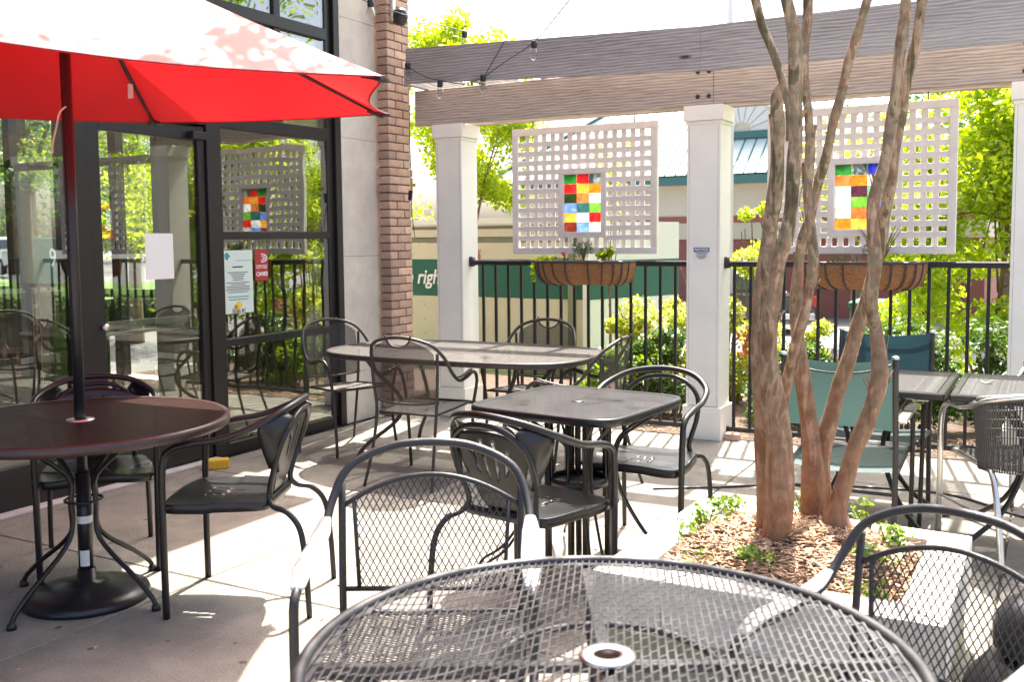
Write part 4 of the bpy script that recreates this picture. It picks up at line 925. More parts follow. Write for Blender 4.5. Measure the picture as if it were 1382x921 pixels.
def slat_table(x0, x1, y0, y1, label, rz=0.0):
    o = thing('slatted_table', label, 'table', ((x0+x1)/2, (y0+y1)/2, 0), rz, 'dark grey tables by the right fence'); W, H = (x1-x0)/2, (y1-y0)/2
    for a, b in (((-W, -H, .702), (W, -H+.035, .738)), ((-W, H-.035, .702), (W, H, .738)), ((-W, -H+.035, .702), (-W+.035, H-.035, .738)), ((W-.035, -H+.035, .702), (W, H-.035, .738))): MB().bbox(a, b, .006).build('frame_bar', M['plastic_black'], o)
    n = 26
    sm = mesh_only(MB().bbox((-W+.035, -(2*H-.07)/n*.36, -.005), (W-.035, (2*H-.07)/n*.36, .005), .002), 'slat', M['iron'])
    for k in range(n): share('slat', sm, o, (0, -H+.035+(2*H-.07)*(k+.5)/n, .731))
    for sx in (-1, 1):
        for sy in (-1, 1):
            MB().tube([(sx*W*.55, sy*H*.45, .70), (sx*W*.30, sy*H*.25, .55), (sx*W*.22, sy*H*.2, .38), (sx*W*.45, sy*H*.4, .16), (sx*W*.92, sy*H*.78, .0)], .012, 8, smooth=4).build('leg', M['plastic_black'], o, True)
    return o
slat_table(-1.19, -.425, 4.78, 5.56, 'dark slatted table behind the tree trunks, left of the pair'); slat_table(-.405, .36, 4.78, 5.56, 'dark slatted table at the right edge, with dry leaf on top')
o = MB().grid(lambda u, v: (.07*(u-.5), .03*(v-.5)*math.sin(PI*u), .012*math.cos(7*u)*u+.006*abs(v-.5)), 8, 4).build('dry_leaf', M['tan']); o.location = (-.28, 5.22, .742); tag(o, 'dry leaf lying on the right dark table', 'leaf')

# ------------------------------------------------------------------ chairs
def mirror(pts): return [(-x, y, z) for x, y, z in reversed(pts)]
def steel_chair(label, open_back=False):
    o = thing('bistro_chair', label, 'chair', group='black pressed steel armchairs'); m = M['black']
    half = [(.238, .175, 0), (.240, .175, .30), (.244, .170, .58), (.246, .140, .655), (.254, .05, .685), (.262, -.07, .705), (.245, -.19, .750), (.15, -.285, .800)]
    MB().tube(half + [(0, -.315, .818)] + mirror(half), .0138, 12, smooth=5).build('arm_hoop', m, o, True)
    inn = [(.222, -.375, 0), (.220, -.365, .20), (.214, -.345, .34), (.200, -.295, .405), (.178, -.232, .425), (.158, -.215, .475), (.185, -.25, .60), (.175, -.285, .70), (.10, -.31, .765)]
    MB().tube(inn + [(0, -.318, .782)] + mirror(inn), .0115, 10, smooth=5).build('back_loop', m, o, True)
    def back(u, v):
        a = 2*u-1; w_ = .065 + .125*v**.75; z = .445 + .315*v - .035*a*a*v
        return (a*w_, -.205 - .108*v**.9 + .035*a*a*v - .0, z)
    slots = ((-.52, .5, .80), (-.18, .42, .86), (.18, .42, .86), (.52, .5, .80))
    def sk(u, v):
        a = 2*u-1
        if open_back and v > .12: return True
        return any(lo < v < hi and abs(a - c*(.7+.3*v)) < .030+.05*(v-lo) for c, lo, hi in slots)
    if not open_back: MB().grid(back, 48, 24, skip=sk, thick=.003).build('back_splat', m, o, True)
    for s_ in (() if open_back else (-1, 1)):
        def wing(u, v):
            p = Vector((s_*(.168+.012*math.sin(PI*v)-.03*v), -.238 - .06*v, .55 + .20*v)); q = Vector((s_*(.255-.09*v**2), -.13 - .14*v, .715 + .075*v)); q = p.lerp(q, .15+.85*min(1, v*2.2))
            e = p.lerp(q, u); e.y -= .03*math.sin(PI*u); return e
        MB().grid(wing, 8, 8, thick=.003).build('side_web', m, o, True)
    def seat_z(x, y): return .448 - .016*max(0, 1-(x/.22)**2-(y/.21)**2) + (.006*math.cos(x*16) if y > 0 else 0)
    def seat(u, v):
        a, b = 2*u-1, 2*v-1; x = .228*a*(1-.075*b**8); y = .205*b*(1-.075*a**8) - .012
        x *= 1-.10*(y < 0)*abs(y)/.2; return (x, y, seat_z(x, y))
    def sks(u, v):
        x, y, _ = seat(u, v); return -.055 < y < .075 and any(abs(x - c*(1+5*(y+.055))) < .0062 for c in (-.034, 0, .034))
    MB().grid(seat, 66, 44, skip=sks, thick=.0025).build('seat', m, o, True)
    P = [seat(k/16, 0) for k in range(16)] + [seat(1, k/16) for k in range(16)] + [seat(1-k/16, 1) for k in range(16)] + [seat(0, 1-k/16) for k in range(16)]; mb = MB()
    for dz, sc_ in ((.0, 1.0), (-.008, 1.018), (-.034, 1.018), (-.036, 1.0)):
        mb.v += [(x*sc_, y*sc_, z+dz) for x, y, z in P]
    for i in range(3):
        for k in range(64): k2 = (k+1) % 64; mb.f.append((i*64+k, (i+1)*64+k, (i+1)*64+k2, i*64+k2))
    mb.build('seat_skirt', m, o, True)
    for s_ in (-1, 1): MB().tube([(s_*.19, .13, .43), (s_*.240, .172, .43)], .008, 6).build('seat_bracket', m, o, True)
    return o
def wire_chair(label):
    o = thing('mesh_armchair', label, 'chair', group='brown mesh armchairs round the oval table'); m = M['iron_brown']
    half = [(.235, .235, 0), (.225, .20, .22), (.235, .19, .42), (.262, .19, .58), (.270, .13, .645), (.272, .03, .625), (.268, -.06, .615), (.262, -.14, .67), (.245, -.20, .76), (.20, -.26, .835), (.11, -.295, .872)]
    MB().tube(half + [(0, -.305, .885)] + mirror(half), .0105, 8, smooth=4).build('arm_hoop', m, o, True)
    for s_ in (-1, 1):
        MB().tube([(s_*.225, -.34, 0), (s_*.205, -.27, .22), (s_*.20, -.225, .44), (s_*.215, -.235, .62), (s_*.222, -.245, .79)], .0095, 8, smooth=4).build('back_post', m, o, True)
        MB().tube([(s_*.258, .12, .661), (s_*.268, .0, .64), (s_*.266, -.06, .635)], .014, 6, flat=.3, upv=(0, 0, 1)).build('arm_rest', m, o, True)
    def bf(u, v):
        z = v; t = (z-.50)/.38; return (u, -.225 - .075*max(0, t)**1.0 - .06*(1-(u/.22)**2)*1.0*.6 + .02, z)
    def inb(u, v):
        top = .885 - .11*(abs(u)/.235)**2.2
        return abs(u) < .212 and .495 < v < top-.008 and not ((u/.085)**2 + ((v-.90)/.075)**2 < 1)
    mb = MB(); expanded(mb, lambda u, v: inb(u, v+.69), lambda u, v: bf(u, v+.69), .019, .0095, .0040, 0, False, 0, .26); mb.build('mesh_back', m, o, kind='stuff')
    MB().tube([bf(-.21, .50), bf(-.1, .488), bf(0, .485), bf(.1, .488), bf(.21, .50)], .007, 6).build('back_rail', m, o, True)
    MB().tube([bf(.085*math.cos(a), .90+.075*math.sin(a)) for a in [PI+PI*k/12 for k in range(13)]], .0055, 6, smooth=1).build('handle', m, o, True)
    def sf(u, v): return (u, v, .435 + .010*math.sin(v*6) - .006*(1-(u/.2)**2))
    def ins_(u, v): return abs(u) < .205-.03*(v < 0)*abs(v)/.2 and abs(v) < .205
    mb = MB(); expanded(mb, ins_, sf, .021, .0105, .0064, 0, False, PI/2, .24); mb.build('mesh_seat', M['mesh_brown'], o, kind='stuff')
    MB().tube([sf(-.21, .21), sf(.21, .21), sf(.205, 0), sf(.185, -.215), sf(-.185, -.215), sf(-.205, 0)], .008, 6, True, 1).build('seat_frame', m, o, True)
    return o
def diamond_chair(label):
    o = thing('diamond_mesh_armchair', label, 'chair', group='dark grey wire armchairs round the big mesh table'); m = M['iron']
    half = [(.270, .26, 0), (.270, .25, .25), (.275, .24, .55), (.273, .21, .640), (.272, .02, .652), (.273, -.12, .675), (.264, -.20, .745), (.225, -.245, .825), (.12, -.27, .875)]
    MB().tube(half + [(0, -.275, .888)] + mirror(half), .0115, 10, smooth=5).build('arm_hoop', m, o, True)
    def bf(u, v): t = (v-.47)/.4; return (u, -.225-.045*t, v)
    arc = lambda u: .800 - .085*(abs(u)/.245)**2
    MB().tube([bf(u, arc(u)-.001) for u in [-.245+.49*k/16 for k in range(17)]], .0075, 8, smooth=1).build('back_arc', m, o, True)
    for s_ in (-1, 1):
        MB().tube([(s_*.245, -.30, 0), (s_*.245, -.245, .25), (s_*.245, -.222, .45), bf(s_*.248, .79)], .0105, 8, smooth=3).build('back_post', m, o, True)
        MB().tube([bf(s_*.200, .492), bf(s_*.215, arc(.215))], .0062, 6).build('inner_post', m, o, True)
        mb = MB(); P = [(s_*.271, .215, .645), (s_*.271, .14, .672), (s_*.272, .04, .674), (s_*.273, -.09, .688), (s_*.272, -.15, .712)]
        mb.tube(P, [.016, .026, .027, .024, .013], 12, smooth=4, flat=.22, upv=(0, 0, 1)); mb.build('arm_rest', M['armpaint'], o, True)
    MB().tube([bf(-.247, .488), bf(.247, .488)], .0075, 8).build('back_rail', m, o, True)
    def inb(u, v): return .494 < v < arc(u)-.006 and abs(u) < .200 + .015*(v-.49)/.25
    mb = MB(); expanded(mb, lambda u, v: inb(u, v+.65), lambda u, v: bf(u, v+.65), .035, .019, .0030, .0018, True, PI/2, .26); mb.build('mesh_back', m, o, kind='stuff')
    def sf(u, v): return (u, v, .435 + .012*math.sin(v*6))
    mb = MB(); expanded(mb, lambda u, v: abs(u) < .235 and abs(v) < .225, sf, .030, .016, .0032, .0018, True, 0, .27); mb.build('mesh_seat', m, o, kind='stuff')
    MB().tube([sf(-.245, .235), sf(.245, .235), sf(.245, -.22), sf(-.245, -.22)], .009, 8, True, 1).build('seat_frame', m, o, True)
    return o
M['armpaint'] = mat('sunlit_arm_paint', (.42, .42, .42), .35, 0, var=.2, scale=20, coat=.5)  # white sun reflection on the arms painted in as a light base colour
def sling_chair(label, sling, w2=.235):
    o = thing('sling_chair', label, 'chair', group='teal sling armchairs at the dark tables'); m = M['iron_brown']
    for s_ in (-1, 1):
        MB().tube([(s_*w2, -.30, .0), (s_*w2, -.26, .42), (s_*w2, -.30, .70), (s_*w2, -.335, .925)], .0125, 8, smooth=3, flat=1).build('back_post', m, o, True)
        MB().tube([(s_*(w2+.015), .24, 0), (s_*(w2+.02), .22, .35), (s_*(w2+.02), .20, .62)], .011, 8).build('front_leg', m, o, True)
        MB().bbox((s_*(w2+.02)-.024, -.28, .635), (s_*(w2+.02)+.024, .235, .650), .006).build('arm_rest', M['alu'], o)
        MB().tube([(s_*w2, -.26, .40), (s_*w2, .0, .415), (s_*w2, .22, .435), (s_*w2, .255, .41)], .011, 8).build('seat_rail', m, o, True)
        MB().lathe([(0, .014), (.015, .012), (.016, 0)], seg=10).build('post_cap', M['alu'], o, True).location = (s_*w2, -.335, .922)
    MB().grid(lambda u, v: ((2*u-1)*(w2-.004), -.28-.053*v-.03*math.sin(PI*u)*math.sin(PI*(.15+.7*v)), .60+.32*v-.022*math.sin(PI*u)*v+.012*math.sin(PI*u)*(1-v)), 12, 14).build('back_sling', sling, o, True)
    MB().grid(lambda u, v: ((2*u-1)*(w2-.004), -.25+.50*v, .415+.018*v-.018*math.sin(PI*u)), 12, 12).build('seat_sling', sling, o, True)
    MB().tube([(-w2, .252, .412), (w2, .252, .412)], .015, 8).build('front_bar', M['alu'], o, True)
    MB().tube([(-w2+.01, -.345, .90), (-.12, -.36, .865), (0, -.365, .855), (.12, -.36, .865), (w2-.01, -.345, .90)], .005, 6).build('back_bow', m, o, True)
    MB().tube([(-w2, -.20, .30), (w2, -.20, .30)], .008, 6).build('stretcher', m, o, True)
    return o
def wicker_chair(label):
    o = thing('wicker_armchair', label, 'chair', group='aluminium and grey wicker armchairs'); al = M['alu']
    half = [(.245, .24, 0), (.255, .215, .35), (.262, .20, .58), (.262, .15, .665), (.262, .02, .675), (.262, -.10, .70), (.245, -.20, .735), (.16, -.27, .76)]
    MB().tube(half + [(0, -.285, .768)] + mirror(half), .0135, 10, smooth=4).build('arm_hoop', al, o, True)
    for s_ in (-1, 1):
        MB().tube([(s_*.22, -.31, 0), (s_*.215, -.25, .25), (s_*.21, -.19, .40), (s_*.205, -.10, .425), (s_*.205, .18, .44)], .0135, 10, smooth=4).build('rear_leg', al, o, True)
        MB().tube([(s_*.228, -.27, .22), (s_*.252, .22, .22)], .008, 6).build('side_stretcher', al, o, True)
    def back(u, v):
        a = (u-.5)*PI*.98; rx, ry = .262-.03*(1-v), .36-.05*(1-v); y = -.10 + .0 - (math.cos(a))*(.185-.03*(1-v)); return (rx*math.sin(a)*1.0, y, .42 + .30*v + .04*math.cos(a)*v)
    nb = 60; mb = MB()
    for k in range(nb):
        mb.tube([Vector(back(k/(nb-1), v)) for v in (0, .3, .65, 1.0)], .0042, 4, smooth=2)
    mb.build('wicker_strands', M['wicker'], o, True, kind='stuff')
    mb = MB()
    for v in (.0, .12, .24, .36, .48, .6, .72, .84, .97):
        mb.tube([Vector(back(u, v)) + Vector((0, .002, 0)) for u in [k/28 for k in range(29)]], .003, 4, smooth=1)
    mb.build('wicker_weave', M['wicker'], o, True)
    MB().tube([Vector(back(u, 1.0)) for u in [.06+.88*k/20 for k in range(21)]], .018, 8, smooth=1).build('wrapped_rim', M['wicker'], o, True)
    sm = mesh_only(MB().tube([(-.205, 0, .447), (-.1, 0, .437), (0, 0, .434), (.1, 0, .437), (.205, 0, .447)], .0058, 5, smooth=2, flat=.6), 'seat_strand', M['wicker'], True)
    for k in range(34): share('seat_strand', sm, o, (0, -.19+.40*k/33, -.012*(1-k/33)))
    MB().tube([(-.20, .215, .438), (.20, .215, .438)], .015, 8).build('front_roll', M['wicker'], o, True)
    return o
def place(o, x, y, facing): o.location = (x, y, 0); o.rotation_euler = (0, 0, math.radians(facing - 90)); return o
s1 = place(steel_chair('black steel armchair at the right side of the umbrella table'), -2.915, 2.90, 207)
for x, y, a, l in ((-1.73, 3.33, 80, 'black steel armchair on the near side of the square table, back to the camera'), (-3.72, 2.92, 321, 'black steel armchair between the umbrella table and the storefront'), (-3.35, 1.75, 80, 'black steel armchair at the lower left corner, near side of the umbrella table')):
    place(copy_tree(s1, label=l), x, y, a)
o3 = steel_chair('black steel armchair with open double hoop back on the far side of the square table', True); place(o3, -1.64, 4.20, 272)
w1 = place(wire_chair('mesh armchair at the window end of the oval table, beside the stone wall'), -4.28, 5.43, 338)
for x, y, a, l in ((-3.345, 4.97, 95, 'brown mesh armchair with its back to the camera at the oval table'), (-3.08, 5.84, 272, 'mesh armchair on the far side of the oval table against the railing'), (-2.43, 5.16, 184, 'mesh armchair at the right end of the oval table, seen side on')):
    place(copy_tree(w1, label=l), x, y, a)
d1 = place(diamond_chair('grey diamond mesh armchair in the foreground left of the big round table'), -1.378, 2.03, -61.5)
c6 = copy_tree(d1, label='black diamond mesh armchair in the lower right corner behind the big round table'); place(c6, -.255, 2.12, 250); c6.scale = (.94, .94, .94)
place(sling_chair('teal sling chair with its back to the camera behind the tree trunks', M['teal']), -.83, 4.78, 91)
place(sling_chair('blue teal sling chair beyond the dark table, against the railing', M['teal2']), -.81, 5.40, 270)
e1 = place(wicker_chair('aluminium armchair with grey wicker back at the right edge'), -.13, 4.97, 120)
place(copy_tree(e1, label='aluminium wicker armchair on the far side of the right dark table'), .10, 6.0, 262)
o = thing('umbrella_stand', 'black two tier plastic umbrella stand at the lower right corner', 'umbrella stand', (0.0, 3.28, 0))
MB().lathe([(0, .20), (.09, .195), (.16, .165), (.212, .10), (.226, .05), (.228, 0), (0, 0)], seg=48).build('base_dome', M['plastic_black'], o, True)
MB().lathe([(0, .375), (.05, .37), (.10, .35), (.13, .31), (.14, .27), (.14, .21), (.13, .20), (.0, .19)], seg=40).build('upper_dome', M['plastic_black'], o, True)
MB().lathe([(.0, .46), (.036, .455), (.04, .40), (.048, .395), (.05, .37), (.0, .37)], seg=24).build('collar', M['plastic_black'], o, True)
MB().tube([(0, 0, .3), (0, 0, 2.6)], .022, 14).build('pole', M['plastic_black'], o, True)
MB().lathe([(.022, .98), (.05, .95), (.06, .90), (.045, .84), (.022, .82)], seg=20).build('crank_housing', M['plastic_black'], o, True)
o = MB().tube([(-2.0, 5.30, .008), (-1.6, 5.55, .008), (-1.35, 5.75, .008), (-.81, 5.90, .008), (-.46, 5.90, .008), (-.11, 5.60, .008), (.4, 5.3, .008), (1.4, 5.4, .008)], .007, 6, smooth=5).build('cable', M['plastic_black']); tag(o, 'black cable lying across the patio behind the planter', 'cable')

# ------------------------------------------------------------------ planter with mulch and the crape myrtle
pl = thing('planter', 'low concrete planter bed round the tree trunks', 'planter', (-.75, 3.35, 0))
PC = [(-1.285, 2.855), (-.235, 2.87), (-.235, 3.80), (-1.25, 3.88)]; PI_ = [(-1.14, 3.01), (-.37, 3.01), (-.37, 3.69), (-1.13, 3.75)]
lab_ = ['front', 'right', 'rear', 'left']
for k in range(4):
    a, b, c, d = PC[k], PC[(k+1) % 4], PI_[(k+1) % 4], PI_[k]
    cuts = {0: (0, .22, 1), 1: (0, .55, 1), 2: (0, .5, 1), 3: (0, .33, .68, 1)}[k]
    for i in range(len(cuts)-1):
        t0, t1_ = cuts[i]+.003, cuts[i+1]-.003; L_ = lambda p, q, t: (p[0]+(q[0]-p[0])*t, p[1]+(q[1]-p[1])*t)
        q = [L_(a, b, t0), L_(a, b, t1_), L_(d, c, t1_), L_(d, c, t0)]
        mb = MB(); cx_ = sum(p[0] for p in q)/4; cy_ = sum(p[1] for p in q)/4
        lv = ((1.0, .20), (1.0, .372), (.985, .38)); n0 = len(mb.v)
        for s_, z in lv: mb.v += [(cx_+(p[0]-cx_)*s_, cy_+(p[1]-cy_)*s_, z + random.uniform(-.001, .001)*0) for p in q]
        for r_ in range(2):
            for e in range(4): mb.f.append((r_*4+e, r_*4+(e+1) % 4, r_*4+4+(e+1) % 4, r_*4+4+e))
        mb.f.append((8, 9, 10, 11)); mb.build('coping_block', M['coping'], pl, world=True)
sh = MB()
for k in range(4):
    a, b = PC[k], PC[(k+1) % 4]; c0 = (-.75, 3.35); f_ = lambda p, s_: (c0[0]+(p[0]-c0[0])*s_, c0[1]+(p[1]-c0[1])*s_)
    sh.poly([(*f_(a, .965), 0), (*f_(b, .965), 0), (*f_(b, .965), .36), (*f_(a, .965), .36)])
sh.build('shaded_mossy_footing', M['shaded_moss'], pl, world=True)  # footing colour also carries the dark recess below the overhanging blocks
def mz(x, y):
    d = min(1, math.hypot((x+.78)/.42, (y-3.40)/.42)); return .345 + .10*(1-d*d) + .012*math.sin(x*23)*math.cos(y*19)
def inside_bed(x, y):
    for k in range(4):
        a, b = PI_[k], PI_[(k+1) % 4]
        if (b[0]-a[0])*(y-a[1]) - (b[1]-a[1])*(x-a[0]) < 0.004: return False
    return True
mb = MB()
def bedpt(u, v):
    a, b, c, d = [Vector((*p, 0)) for p in PI_]; q = a.lerp(b, u).lerp(d.lerp(c, u), v); return (q.x, q.y, mz(q.x, q.y))
mb.grid(bedpt, 24, 24); struct_m = mb.build('mulch_bed', M['mulch_base'], pl, True, world=True)
def bed_rand():
    while True:
        x, y = random.uniform(-1.15, -.36), random.uniform(3.0, 3.76)
        if inside_bed(x, y): return x, y
chips(5200, bed_rand, lambda x, y: mz(x, y)+.004, (.018, .075), .0055).build('mulch_chips', M['mulch'], None, kind='stuff')
tr = thing('crape_myrtle_tree', 'crape myrtle with several twisting peeling trunks in the concrete planter', 'tree', (-.9, 3.8, .15))
def px_tube(name, pts, Ys, seg=12, extra=None):
    P, R = [], []
    n = len(pts)
    for i, (x, y, wd) in enumerate(pts):
        Y = Ys[0] + (Ys[1]-Ys[0])*i/(n-1) if len(Ys) == 2 else Ys[i]
        p = at_y(x, y, Y*.918); P.append(p); dep = (p - CAM).dot(_f2); R.append(wd/2*dep/F_PX*(.86 if y < 420 else .93))
    if extra: 
        for q, r in extra: P.append(P[-1] + Vector(q)); R.append(r)
    mb = MB(); mb.tube(P, R, seg, smooth=6)
    # knobbly section so the trunks are not perfect cylinders
    V = []
    for i, v in enumerate(mb.v):
        ring = min(i // seg, (len(mb.v)//seg)-1); k = i % seg
        V.append(v)
    mb.v = [tuple(Vector(v) + Vector((math.sin(v[2]*21+v[0]*40), math.cos(v[2]*17+v[1]*33), 0))*.0022) for v in V]
    return mb.build(name, M['bark'], tr, True, world=True)
px_tube('trunk', [(1048, 752, 50), (1047, 735, 44), (1051, 690, 42), (1052, 613, 42), (1046, 560, 40), (1037, 490, 28), (1040, 425, 25), (1050, 360, 24), (1062, 315, 23), (1070, 250, 22), (1074, 160, 22), (1074, 90, 22), (1070, 40, 22), (1060, -8, 20), (1052, -60, 19)], (3.60, 3.35), extra=[((-.15, .05, .7), .022), ((-.3, .1, .9), .014)])
px_tube('trunk', [(1036, 742, 30), (1036, 690, 34), (1034, 600, 33), (1027, 520, 27), (1026, 430, 25), (1034, 345, 25), (1046, 260, 24), (1050, 180, 22), (1048, 130, 18), (1058, 110, 13)], (3.68, 3.55))
px_tube('limb', [(1066, 190, 13), (1063, 140, 13), (1046, 75, 14), (1030, 35, 14), (1019, -5, 14), (1008, -50, 13)], (3.48, 3.5), extra=[((-.2, .1, .6), .014), ((-.25, .0, .8), .010)])
px_tube('trunk', [(1050, 600, 20), (1060, 525, 17), (1073, 470, 16), (1090, 405, 16), (1098, 362, 17), (1095, 318, 15), (1090, 270, 15), (1093, 215, 15), (1090, 140, 15), (1084, 75, 16), (1090, 20, 17), (1096, -40, 16)], (3.70, 3.75), extra=[((.05, .2, .7), .018), ((.2, .3, .8), .012)])
px_tube('trunk', [(1098, 718, 44), (1098, 690, 38), (1097, 620, 32), (1090, 555, 24), (1080, 485, 22), (1074, 420, 18), (1080, 340, 16), (1093, 292, 15), (1109, 232, 15), (1122, 180, 15), (1140, 105, 15), (1157, 45, 15), (1174, -8, 15), (1188, -50, 14)], (3.95, 3.85), extra=[((.3, .0, .7), .016), ((.3, -.1, .8), .010)])
px_tube('trunk', [(1112, 716, 34), (1108, 680, 32), (1108, 620, 28), (1122, 560, 23), (1140, 500, 22), (1154, 455, 22), (1170, 400, 20), (1186, 340, 18), (1200, 260, 17), (1209, 200, 16), (1220, 135, 15), (1233, 70, 16), (1246, -5, 16), (1254, -55, 15)], (3.96, 4.0), extra=[((.1, .3, .7), .018), ((.3, .3, .8), .012)])
px_tube('trunk', [(1134, 738, 62), (1129, 708, 46), (1132, 680, 25), (1150, 618, 24), (1170, 568, 25), (1186, 518, 24), (1184, 460, 21), (1177, 410, 20), (1180, 350, 21), (1178, 300, 20), (1182, 262, 20), (1197, 205, 19), (1208, 130, 18), (1216, 60, 18), (1223, -5, 18), (1226, -55, 17)], (3.80, 3.80), extra=[((.1, -.15, .7), .02), ((.25, -.3, .8), .012)])
flk = MB()
for tn in [c for c in tr.children if c.name.startswith('trunk')]:
    me_ = tn.data; nv = len(me_.vertices)
    for _ in range(16):
        vi = me_.vertices[random.randrange(nv)]
        if vi.co.z > 1.7: continue
        q = Vector(vi.co); nn = Vector(vi.normal); nn.z = 0; nn = nn.normalized() if nn.length > .1 else Vector((1, 0, 0)); tg = Vector((-nn.y, nn.x, 0)); l = random.uniform(.03, .09); wd = random.uniform(.004, .011)
        pr_ = [q + nn*.001 - Vector((0, 0, l*.5)), q + nn*.004, q + nn*random.uniform(.008, .02) + Vector((0, 0, l*.5))]
        n0 = len(flk.v)
        for p_ in pr_: flk.v += [tuple(p_ - tg*wd), tuple(p_ + nn*.003), tuple(p_ + tg*wd)]
        flk.f += [(n0, n0+1, n0+4, n0+3), (n0+1, n0+2, n0+5, n0+4), (n0+3, n0+4, n0+7, n0+6), (n0+4, n0+5, n0+8, n0+7)]
flk.build('peeling_bark', M['bark'], tr, kind='stuff')
crown = []
for k in range(46):
    a = random.uniform(0, 2*PI); r = 1.9*math.sqrt(random.random()); x, y = -.8+r*math.cos(a), 3.4+r*.95*math.sin(a)
    if x < -2.55: continue
    crown.append(((x, y, random.uniform(4.0, 5.3)), (.34, .34, .22), 150))
for x, y in ((-2.2, 5.6), (-1.9, 6.1), (-2.5, 6.0), (-2.35, 2.9), (-2.65, 3.3)): crown.append(((x, y, 4.5), (.5, .5, .2), 42))
leaves('crown', M['lf_mid'], tr, crown, .065)
leaves('crown_edge', M['lf_mid'], tr, [((x, y, z), (.17, .17, .08), 60) for x, y, z in ((-2.72, 3.80, 4.3), (-2.62, 3.42, 4.3), (-2.45, 3.75, 4.3), (-2.2, 4.9, 4.3), (-1.9, 4.7, 4.5))], .10)
def weed(x, y, n=60, h=.09, s=.022, label='', m='lf_weed'):
    return plant('weed', x, y, mz(x, y) if inside_bed(x, y) else .38, m, [(random.uniform(-.05, .05), random.uniform(-.05, .05), random.uniform(.02, h), (.045, .045, .03), n//3) for _ in range(4)], s, label, 'weed', 6, h, aspect=.75)
for x, y, n, h, l in ((-1.07, 3.66, 110, .09, 'tall clump of green weeds at the far left corner of the planter'), (-1.10, 3.50, 90, .06, 'green weeds along the left coping of the planter'), (-1.10, 3.33, 50, .05, 'small weed by the middle of the left coping'), (-.82, 3.12, 60, .04, 'low weed in the mulch in front of the left trunk'), (-1.0, 3.10, 24, .04, 'yellow green seedling in the mulch near the front coping'), (-.56, 3.66, 50, .12, 'upright weed right of the stump at the rear coping'), (-.49, 3.55, 90, .07, 'wide patch of weeds near the right rear coping'), (-.48, 3.27, 80, .06, 'weeds behind the mesh chair back, right side of the planter'), (-.50, 3.10, 60, .05, 'weeds in the front right corner of the planter'), (-.80, 3.66, 40, .08, 'small weed between the trunks at the rear coping')):
    weed(x, y, n, h, .022, l)
# ------------------------------------------------------------------ plants beyond the fence
def gz(x, y):
    s = min(1, max(0, (y - 9) / 5)); s = s*s*(3-2*s); k = min(1, max(0, (9 - x) / 6)) * min(1, max(0, (x + 34) / 10)); return -.07 - 1.35*s*k
def bush(name, x, y, m, w_, d_, h, n, size, label, cat='bush', stems=16, z0=None, aspect=.55, lo=.0, extra=None):
    z0 = (-.015 if y < 9.3 else gz(x, y)) if z0 is None else z0
    o = thing(name, label, cat, (x, y, z0)); bl = []
    nb = max(5, int(9*w_/max(.4, h*.6)))
    for _ in range(nb*2):
        a, b = random.uniform(-1, 1), random.uniform(-1, 1); zz = random.uniform(lo, 1)
        k = math.sqrt(max(.05, 1-(zz*.9)**2.5))
        r = random.uniform(.16, .30)*min(h, w_*1.3)
        bl.append(((x+a*(w_-r*.6)*k, y+b*(d_-r*.5)*k, z0+r*.5+zz*(h-r)), (r, r, r*.8), max(8, n//(nb*2))))
    leaves('foliage', M[m], o, bl, size, aspect=aspect)
    mb = MB()
    for _ in range(stems):
        a, b = random.uniform(-.8, .8)*w_, random.uniform(-.6, .6)*d_; hh = h*random.uniform(.7, 1.0); r = .006+.006*h
        mb.tube([(a*.3, b*.3, 0), (a*.6+random.uniform(-.04, .04), b*.6, hh*.5), (a, b, hh)], [r, r*.7, r*.3], 5, smooth=3)
    mb.build('stem', M['bark_far'], o)
    if extra: leaves('sprig', M[extra[0]], o, [((x+a, y+b, z0+c), r, nn) for a, b, c, r, nn in extra[1]], size*.9, aspect=.5, kind='stuff')
    return o
# low dark glossy shrubs against the fence
for k, (x, y, w_, h, l) in enumerate(((-3.15, 7.55, .35, .62, 'small leaved shrub low behind the railing near the oval table'), (-2.75, 7.7, .35, .72, 'dark shrub behind the railing left of the NOTICE pillar'), (-1.75, 7.75, .40, .62, 'bright tipped shrub behind the railing just right of the NOTICE pillar'), (-1.0, 7.8, .45, .85, 'dark glossy shrub behind the railing behind the tree trunks'), (-.25, 7.8, .45, .85, 'dark glossy shrub behind the right table and pillar'), (.5, 7.8, .45, .8, 'dark glossy shrub right of the last pillar in view'), (1.4, 7.8, .5, .8, 'dark glossy shrub behind the third railing'))):
    bush('shrub', x, y, 'lf_dark' if k not in (0,) else 'lf_mid', w_*1.1, .34, h, 5200, .042, l, 'shrub', 8)
# yellow green loose shrubs between the first two pillars
bush('shrub', -2.55, 8.6, 'lf_yel', .60, .4, 1.35, 7000, .05, 'loose yellow green shrub behind the railing left of the NOTICE pillar', 'shrub', 16, extra=('lf_rust', [(.25, -.2, .55, (.16, .12, .16), 160), (.33, -.2, .75, (.10, .1, .1), 80)]))
bush('shrub', -3.35, 8.9, 'lf_yel', .50, .4, .90, 4500, .05, 'lower yellow green shrub behind the railing in front of the green banded wall', 'shrub', 12)
bush('shrub', -2.0, 9.3, 'lf_yel', .35, .4, .70, 3000, .05, 'yellow green shrub seen past the right side of the NOTICE pillar', 'shrub', 12, z0=-.05)
bush('shrub', -2.9, 10.8, 'lf_lime', .35, .35, 2.15, 1100, .055, 'thin upright green shrub rising beside the lattice and the NOTICE pillar', 'shrub', 10, z0=-.3)
